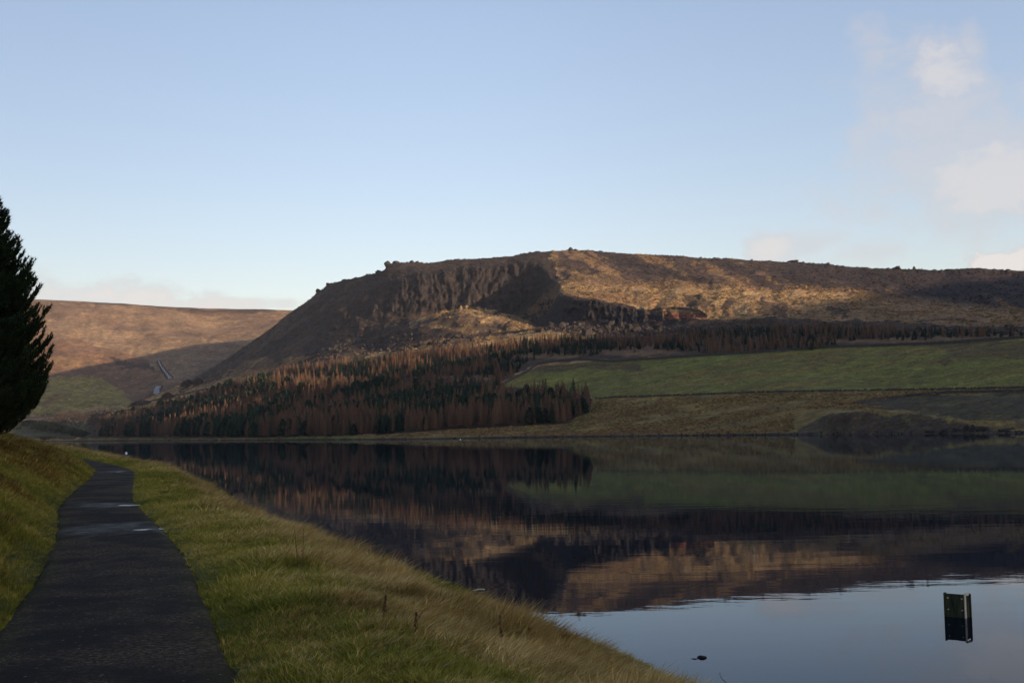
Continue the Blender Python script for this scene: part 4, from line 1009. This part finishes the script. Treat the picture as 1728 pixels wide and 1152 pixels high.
sz = RNG.gamma(2.0, 0.7, n)+0.4
tag(gn_scatter('scree', sp_, RNG.uniform(0, 3, (n, 3)), np.stack([sz]*3, -1), RNG.integers(0, 4, n), RNG.random(n), prs), 'dark boulder scree scattered below the crags', 'scree')
def tuss(seed, m, n=46):
    rs = random.Random(seed); b = MB()
    for k in range(n):
        a = rs.uniform(0, 6.283); r_ = rs.random(); p = Vector((math.cos(a)*r_, math.sin(a)*r_, 0.05+0.45*(1-r_*r_)))
        d = Vector((rs.uniform(-1, 1), rs.uniform(-1, 1), 1.2)).normalized()*0.42; e = d.cross(Vector((0.2, 0.5, 0.3))).normalized()*0.22
        b.tri(p-e, p+e, p+d)
    return proto(b.mesh('tussock', m))
M_HEA = mat('heather', m_inst((0.022, 0.016, 0.014), (0.05, 0.034, 0.026), (0.11, 0.07, 0.042)))
M_RUSH = mat('moor_grass', m_inst((0.10, 0.07, 0.03), (0.22, 0.145, 0.062), (0.36, 0.235, 0.11)))
def scatter_hill(name, m, n, mtl, s0_, s1_, lab, cat, zs=1.0):
    ii, jj = np.nonzero(m); pa = areaq[ii, jj]; pk = RNG.choice(len(ii), size=n, p=pa/pa.sum()); a = RNG.random((n, 1)); b_ = RNG.random((n, 1)); i = ii[pk]; j = jj[pk]
    P = terrP[i, j]*(1-a)*(1-b_)+terrP[i+1, j]*a*(1-b_)+terrP[i, j+1]*(1-a)*b_+terrP[i+1, j+1]*a*b_
    cf = np.clip(0.5+1.2*fbm(P[:, 0]/18, P[:, 1]/18, 4, 200), 0, 1); keep = RNG.random(n) < cf; P = P[keep]; n = len(P)
    sz = RNG.uniform(s0_, s1_, n); prs = [tuss(70+k, mtl) for k in range(3)]
    tag(gn_scatter(name, P, np.stack([0*sz, 0*sz, RNG.uniform(0, 6, n)], -1), np.stack([sz, sz, sz*zs], -1), RNG.integers(0, 3, n), RNG.random(n), prs), lab, cat)
frst = np.zeros(Uq.shape, bool)
for F in FOREST: frst |= in_poly(Uq, Vq, F['poly'])
inb = (Uq > -20) & (Uq < 1760)
scatter_hill('heather', inb & (rowq > 6.3) & (rowq < 11.9) & ~frst & (lumq < 0.072), 46000, M_HEA, 0.5, 1.4, 'dark heather clumps dotted over the crag hill', 'heather', 0.8)
scatter_hill('heather', inb & (rowq > 6.3) & (rowq < 11.6) & ~frst & (lumq >= 0.072), 4000, M_HEA, 0.4, 0.9, 'small scattered heather clumps on the grassy part of the crag hill', 'heather', 0.7)
scatter_hill('moor_grass', inb & (rowq > 6.0) & (rowq < 11.5) & ~frst & (lumq > 0.085), 30000, M_RUSH, 0.5, 1.4, 'pale tussocks of moor grass over the crag hill', 'grass', 0.8)
scatter_hill('rushes', inb & (rowq > 3.5) & (rowq < 6.0) & ~frst & in_poly(Uq, Vq, [(905, 618), (1190, 603), (1728, 576), (1760, 650), (1290, 660), (1003, 670)]), 3500, M_RUSH, 0.25, 0.6, 'sparse tufts of rough grass in the big green pasture', 'grass', 0.7)
scatter_hill('rushes', inb & (rowq > 2.4) & (rowq < 6.2) & ~frst & (in_poly(Uq, Vq, LOWP)) & ~((Uq > 1340) & (Vq > 690)) & ~bk2[:-1, :-1].astype(bool), 22000, M_RUSH, 0.3, 0.75, 'tufts of rough grass over the lakeside pasture', 'grass', 0.9)
# rocks at the foot of the promontory and along the far waterline
for k, (u, v, s) in enumerate([(1618, 726, (2.4, 1.5, 1.5)), (1630, 727, (1.6, 1.2, 2.0)), (1642, 726, (1.4, 1, 2.2)), (1655, 727, (1.6, 1.2, 1.9)), (1664, 727, (1.4, 1, 1.7)), (1598, 727, (2, 1.5, 1.2)), (1700, 727, (3, 2, 1.2)), (1575, 728, (2.4, 2, 1.1))]):
    P = hill_at(u, v-1); o = link(bpy.data.objects.new('shore_rock', blobrock('shore_rock', M_ROCK, s, 80+k)))
    o.location = (P.x, P.y, 0.3); lab = 'dark block of rock at the waterline below the promontory'; tag(o, lab, 'rock', 'waterline rocks below the promontory')

SDn = densify(SHORE[4:17], 30); ti = RNG.integers(0, len(SDn)-1, 2600)
sx_ = SDn[ti, 0]+RNG.normal(0, 0.22, 2600); sy_ = SDn[ti, 1]+RNG.normal(0, 0.22, 2600); sz_ = near_z(sx_, sy_); kp = (sz_ > -0.12) & (sz_ < 0.22)
sx_, sy_, sz_ = sx_[kp], sy_[kp], sz_[kp]; n = len(sx_); ks = RNG.gamma(2, 0.02, n)+0.015
tag(gn_scatter('shore_stones', np.stack([sx_, sy_, sz_], -1), RNG.uniform(0, 3, (n, 3)), np.stack([ks*1.3, ks, ks*0.7], -1), RNG.integers(0, 4, n), RNG.random(n), prs), 'small wet stones along the foot of the grass bank', 'stones')
jj = RNG.integers(40, NC-60, 2600); fr_ = RNG.normal(0.6, 1.1, 2600); ra_ = shore_r[jj]+fr_; ks = RNG.gamma(2, 0.09, 2600)+0.06
tag(gn_scatter('far_shore_stones', np.stack([ra_*np.sin(AZ[jj]), ra_*np.cos(AZ[jj]), np.clip(fr_*0.25, -0.2, 0.5)], -1), RNG.uniform(0, 3, (2600, 3)), np.stack([ks*1.4, ks, ks*0.6], -1), RNG.integers(0, 4, 2600), RNG.random(2600), prs), 'band of stones along the far waterline', 'stones')

# ------------------------------------------------------------------ cascade in the valley
def m_foam(t, p):
    co = t.new('ShaderNodeTexCoord').outputs['Object']
    t.set(p.inputs['Base Color'], t.mix(t.noise(co, 0.5, 4, 0.7), (0.12, 0.14, 0.17), (0.45, 0.48, 0.52))); p.inputs['Roughness'].default_value = 0.4
M_FOAM = mat('white_water', m_foam)
def cascade(stations, label, steps, wall_h=0.9):
    """stations: (u, v, half width m) from the top down, laid on the moor"""
    root = None; Cs = [moor_at(u, v) for u, v, _ in stations]; 
    root = empty('cascade', Cs[-1]); tag(root, label, 'cascade'); base = Cs[-1]
    side = Vector((1, 0.15, 0)).normalized()
    fl = MB(); wl = MB(); wr = MB()
    pts = []
    for i in range(len(Cs)-1):
        for k in range(steps):
            t0 = k/steps; t1 = (k+1)/steps; a = Cs[i].lerp(Cs[i+1], t0); b_ = Cs[i].lerp(Cs[i+1], t1)
            w0 = stations[i][2]*(1-t0)+stations[i+1][2]*t0
            pts.append((a, w0)); pts.append((Vector((b_.x, b_.y, a.z-(a.z-b_.z)*0.25)), w0))
    pts.append((Cs[-1], stations[-1][2]))
    for i, (p, w_) in enumerate(pts):
        q = p-base+Vector((0, 0, 1.6)); fl.v += [tuple(q-side*w_), tuple(q+side*w_)]
        for B, s_ in ((wl, -1), (wr, 1)):
            x = q+side*w_*s_; o_ = side*s_*(1.8 if s_ > 0 else 0.5)
            B.v += [tuple(x-Vector((0, 0, 4))), tuple(x+Vector((0, 0, wall_h))), tuple(x+o_+Vector((0, 0, wall_h))), tuple(x+o_-Vector((0, 0, 4)))]
    for i in range(len(pts)-1):
        fl.f.append((2*i, 2*i+2, 2*i+3, 2*i+1))
        for B in (wl, wr):
            for k in range(4): B.f.append((4*i+k, 4*i+4+k, 4*i+4+(k+1) % 4, 4*i+(k+1) % 4))
    fl.obj('water_face', M_FOAM, root); wl.obj('side_wall', M_WALL, root); wr.obj('side_wall', M_WALL, root)
cascade([(266, 611, 1.5), (272, 621, 1.7), (279, 631, 2.0), (286, 640, 3.4)], 'long straight upper cascade channel running down the moor', 3)
cascade([(268, 653, 4.2), (263, 660, 4.2), (265, 667, 4.6), (268, 672, 5.0)], 'short stepped lower cascade just above the left pasture wall', 2)

# ------------------------------------------------------------------ things on and by the water
def m_conc(t, p):
    co = t.new('ShaderNodeTexCoord').outputs['Object']
    st_ = t.noise(t.vec('MULTIPLY', co, (14, 14, 1.6)), 1.0, 5, 0.7)
    t.set(p.inputs['Base Color'], t.mix(t.maprange(st_, 0.35, 0.65), (0.012, 0.013, 0.009), (0.075, 0.080, 0.040))); p.inputs['Roughness'].default_value = 0.75
    bump(t, p, t.noise(co, 30, 5, 0.7), 0.8, 0.01)
M_DARKW = mat('slimy_dark_steel', m_conc)
M_PALE = mat('pale_weathered_edge', m_simple((0.40, 0.33, 0.22), (0.75, 0.66, 0.48), 9, 0.8, 0.5, 0.01))
pc = water_at(1613, 1041)
ang_p = R(-42)
post = empty('sluice_post', (pc.x, pc.y, 0), ang_p); tag(post, 'dark upright steel channel post standing alone in the water', 'post')
pxm = 31.0*0+math.hypot(pc.x, pc.y)/FPX
W_ = 31*pxm; H_ = 36*pxm; D_ = 0.30
def tb(name, c, size, m):
    import bmesh
    b = MB(); b.box(c, size); o = b.obj(name, m, post); bm = bmesh.new(); bm.from_mesh(o.data)
    bmesh.ops.bevel(bm, geom=bm.edges[:], offset=min(size)*0.12, segments=1, affect='EDGES'); bm.to_mesh(o.data); bm.free(); return o
tb('web', (0, 0.02, (H_-0.8)/2), (W_, 0.035, H_+0.8), M_DARKW)
tb('flange', (-W_/2-0.012, 0.01, (H_-0.78)/2), (0.025, D_*0.35, H_+0.82), M_DARKW)
tb('edge_plate', (W_/2+0.012, -0.02, (H_-0.8)/2), (0.026, 0.055, H_+0.82), M_PALE)
tb('back_plate', (W_/2+0.02, 0.235, (H_-0.8)/2), (0.04, 0.03, H_+0.80), M_DARKW)
tb('side_web', (W_/2-0.01, 0.12, (H_-0.83)/2), (0.03, 0.20, H_+0.76), M_DARKW)
for zc in (0.16, 0.40):
    for xc in (-0.36, 0.36):
        b = MB(); b.tube([(xc*W_, -0.03, zc), (xc*W_, 0.0, zc)], [0.013, 0.016], 6); b.obj('bolt', M_PALE, post)
b = MB(); b.box((W_/2+0.012, 0.11, H_+0.012), (0.05, 0.27, 0.026)); b.obj('cap', M_PALE, post)

M_WHITE = mat('white_plastic', m_simple((0.7, 0.7, 0.68), (0.85, 0.85, 0.82), 2, 0.4, spec=0.5))
M_RED = mat('red_plastic', m_simple((0.5, 0.03, 0.02), (0.6, 0.05, 0.03), 2, 0.4, spec=0.5))
M_PINK = mat('faded_band', m_simple((0.35, 0.2, 0.16), (0.4, 0.25, 0.2), 2, 0.6))
def buoy(u, v, r, m, lab):
    P = water_at(u, v); e = empty('buoy', P)
    b = MB(); n = 16
    prof_ = [(-0.35, 0.6), (-0.1, 0.93), (0.0, 1.0)]; prof2 = [(0.12, 1.02), (0.3, 0.99), (0.62, 0.78), (0.85, 0.5), (0.97, 0.22), (1.0, 0.06), (1.12, 0.06)]
    def lathe(pr, nm, mm):
        b = MB()
        for z, q in pr:
            for k in range(n): b.v.append((math.cos(6.2832*k/n)*q*r, math.sin(6.2832*k/n)*q*r, z*r))
        for i in range(len(pr)-1):
            for k in range(n): b.f.append((i*n+k, i*n+(k+1) % n, (i+1)*n+(k+1) % n, (i+1)*n+k))
        b.f.append(tuple(range(n))[::-1]); b.f.append(tuple((len(pr)-1)*n+k for k in range(n))); b.obj(nm, mm, e, True)
    lathe(prof2, 'float', m); lathe(prof_+[(0.12, 1.0)], 'band', M_PINK); tag(e, lab, 'buoy')
buoy(213, 764.5, 0.33, M_WHITE, 'white mooring buoy off the grass bank, near the left side')
buoy(777, 741.5, 0.34, M_WHITE, 'tiny white buoy close under the far shore, left of centre')
buoy(1714, 729.2, 0.30, M_RED, 'small red buoy by the rocks at the right end of the far shore')
P = water_at(1185, 1109); o = link(bpy.data.objects.new('stone', blobrock('stone', M_ROCK, (0.085, 0.05, 0.032), 91))); o.location = (P.x, P.y, 0.01); tag(o, 'small dark stone breaking the surface of the water near the bank', 'stone')
P = water_at(1172, 1111); o = link(bpy.data.objects.new('stone', blobrock('stone', M_ROCK, (0.06, 0.03, 0.012), 92))); o.location = (P.x, P.y, 0.0); tag(o, 'low flat stone awash just left of the small dark stone', 'stone')
P = water_at(808, 996); b = MB(); b.tube([(-0.16, 0, 0.0), (-0.02, 0.02, 0.03), (0.12, 0, 0.035), (0.16, 0.01, 0.02)], [0.012, 0.02, 0.018, 0.006], 5); o = b.obj('driftwood', M_PALE); o.location = P; tag(o, 'short pale stick floating on the dark water beyond the bank', 'stick')
P = near_at(1222, 1151) if False else water_at(1224, 1153); b = MB()
b.tube([(0.06, 0, -0.05), (0.0, 0, 0.03), (-0.06, 0, 0.09), (-0.085, 0, 0.15), (-0.08, 0, 0.19)], [0.007, 0.006, 0.005, 0.004, 0.003], 5); o = b.obj('twig', M_BARK); o.location = (P.x, P.y, 0); tag(o, 'thin curved dark twig sticking out of the water at the bottom edge', 'twig')

# dead stalks in the bank
M_STALK = mat('dead_stalk', m_simple((0.05, 0.025, 0.015), (0.12, 0.06, 0.035), 12, 0.9))
def dock(u, v, h, seed, lab, bare=False):
    P = near_at(u, v); rs = random.Random(seed); e = empty('dead_stalk', P); b = MB()
    lx = rs.uniform(-.12, .18)*h; pts = [(0, 0, -0.02), (lx*.3, 0, h*.4), (lx*.8, 0, h*.8), (lx, 0.01, h)]
    b.tube(pts, [0.0045, 0.004, 0.003, 0.0015], 5); b.obj('stem', M_STALK, e)
    if not bare:
        s = MB()
        for k in range(70):
            t = rs.uniform(0.45, 1.0); c = Vector((lx*t, 0, h*t)); a = rs.uniform(0, 6.28); r_ = 0.018*(1.3-t)
            q = c+Vector((math.cos(a)*r_, math.sin(a)*r_, rs.uniform(0, .02))); z_ = rs.uniform(.003, .007)
            s.tri(q+Vector((z_, 0, -z_)), q+Vector((-z_, 0, -z_)), q+Vector((0, z_*.5, z_*1.6)))
        s.obj('seed_head', M_STALK, e)
    tag(e, lab, 'plant')
dock(503, 962, 0.50, 1, 'thin bare leaning stem on the bank, left of two', True); dock(511, 962, 0.48, 12, 'thin bare leaning stem on the bank, right of two', True)
dock(848, 1106, 0.34, 3, 'tall rusty dock stalk standing on the lower bank'); dock(895, 1104, 0.28, 4, 'leaning rusty dock stalk right of the tall one')
dock(700, 1083, 0.22, 5, 'short dark dock stalk halfway up the bank'); dock(646, 1055, 0.24, 6, 'dark seed stalk highest up the bank among the docks'); dock(921, 1098, 0.2, 7, 'small dock stalk close to the waterline grass'); dock(1024, 1096, 0.18, 8, 'tiny dark stalk at the edge of the water')

# ------------------------------------------------------------------ the pine at the left edge
def build_pine():
    rs = random.Random(5); D_ = 46.0; d = ray(-70, 745); k = D_/math.hypot(d[0], d[1]); bx, by = d[0]*k, d[1]*k
    bz = float(near_z(np.array([bx]), np.array([by]))[0]); m1 = D_/FPX
    top = CAMZ+(741-280)*m1; low = CAMZ+(741-684)*m1
    H = top-bz; root = empty('pine_tree', (bx, by, bz)); tag(root, 'tall dark green pine with upswept branches at the left edge beside the path', 'tree')
    b = MB(); b.tube([(0, 0, -0.3), (0.03, 0, H*.3), (0, 0.03, H*.6), (0, 0, H*.97)], [0.24, 0.18, 0.10, 0.02], 9); b.obj('trunk', M_BARK, root, True)
    zr = [(0.0, 0.05), (0.10, 0.5), (0.2, 1.0), (0.33, 1.7), (0.45, 2.25), (0.55, 2.6), (0.72, 2.9), (0.93, 3.0), (1.0, 2.95)]
    A_ = [z[0] for z in zr]; B_ = [z[1] for z in zr]
    limbs = MB(); fol_v = []; 
    shoots = []
    nl_ = 520
    for i in range(nl_):
        t = (i+0.5)/nl_; t = t**0.9; rmax = np.interp(t, A_, B_)*rs.uniform(0.72, 1.06); z0 = (top-bz)-(top-low)*t
        a = i*2.39996+rs.uniform(-.3, .3); ca, sa = math.cos(a), math.sin(a)
        rise = rs.uniform(0.10, 0.22) if t > 0.15 else 0.5
        zb = z0-rmax*0.40-0.15
        pts = []
        for s in (0, .3, .6, .85, 1.0):
            r_ = rmax*s; pts.append(Vector((ca*r_, sa*r_, zb-0.10*rmax*math.sin(s*3.0)+rmax*(0.42*s**2.6)+0.05)))
        limbs.tube(pts, [0.045*(1-t*0.0)*(0.4+rmax/3.5), .03, .02, .012, .006], 4, False)
        ns = int(14+rmax*18)
        for q in range(ns):
            s = 0.25+0.75*rs.random()**0.7; f = s*4; seg_i = min(int(np.searchsorted([0, .3, .6, .85, 1.0], s))-1, 3); seg_i = max(seg_i, 0)
            ks = [0, .3, .6, .85, 1.0]; c = pts[seg_i].lerp(pts[seg_i+1], (s-ks[seg_i])/(ks[seg_i+1]-ks[seg_i]))
            lat = rs.uniform(-1, 1)*0.34*rmax*(1-s*0.55)*0.7; c = c+Vector((-sa*lat, ca*lat, rs.uniform(-.05, .12)+abs(lat)*0.15))
            dirv = Vector((ca*0.55-sa*lat*0.5+rs.uniform(-.25, .25), sa*0.55+ca*lat*0.5+rs.uniform(-.25, .25), 0.85+0.5*s)).normalized()
            shoots.append((c, dirv, rs.uniform(0.22, 0.40)))
    shoots.append((Vector((0, 0, H*0.97)), Vector((0, 0, 1)), 0.5))
    V = []; Fc = []
    for c, dv, L_ in shoots:
        a = dv.cross(Vector((0.3, 0.9, 0.2))).normalized(); bb = dv.cross(a)
        for k in range(13):
            f_ = k/12; th = k*2.4; o = c+dv*(L_*f_*0.85)
            nd = (a*math.cos(th)+bb*math.sin(th))*0.62+dv*0.75; w_ = nd.cross(dv).normalized()*0.022
            tip = o+nd.normalized()*0.14
            n = len(V); V += [tuple(o-w_), tuple(o+w_), tuple(tip)]; Fc.append((n, n+1, n+2))
        n = len(V); s_ = a*0.022; s2 = bb*0.022; V += [tuple(c-s_), tuple(c+s_), tuple(c+dv*L_), tuple(c-s2), tuple(c+s2)]; Fc += [(n, n+1, n+2), (n+3, n+4, n+2)]
    limbs.obj('limbs', M_BARK, root)
    M_PINE = mat('pine_needles', m_simple((0.010, 0.020, 0.007), (0.032, 0.052, 0.014), 1.2, 0.6))
    me = mesh_np('foliage', np.array(V), np.array(Fc), M_PINE); link(bpy.data.objects.new('crown', me), root)
    print('pine tris', len(Fc))
build_pine()

# ------------------------------------------------------------------ haze: the valley air
HB = MB(); HB.box((0, 1000, 210), (13000, 11000, 436))
def hz():
    m = bpy.data.materials.new('valley_haze'); m.use_nodes = True; t = NT(m.node_tree); t.n.clear()
    v = t.new('ShaderNodeVolumePrincipled'); v.inputs['Color'].default_value = (0.86, 0.90, 1.0, 1); v.inputs['Density'].default_value = 0.000028; v.inputs['Anisotropy'].default_value = 0.0
    o = t.new('ShaderNodeOutputMaterial'); t.l.new(v.outputs[0], o.inputs['Volume']); return m
USE_HAZE = True
if USE_HAZE:
    haze = HB.obj('haze', hz()); tag(haze, kind='stuff')
scene.cycles.volume_bounces = 0
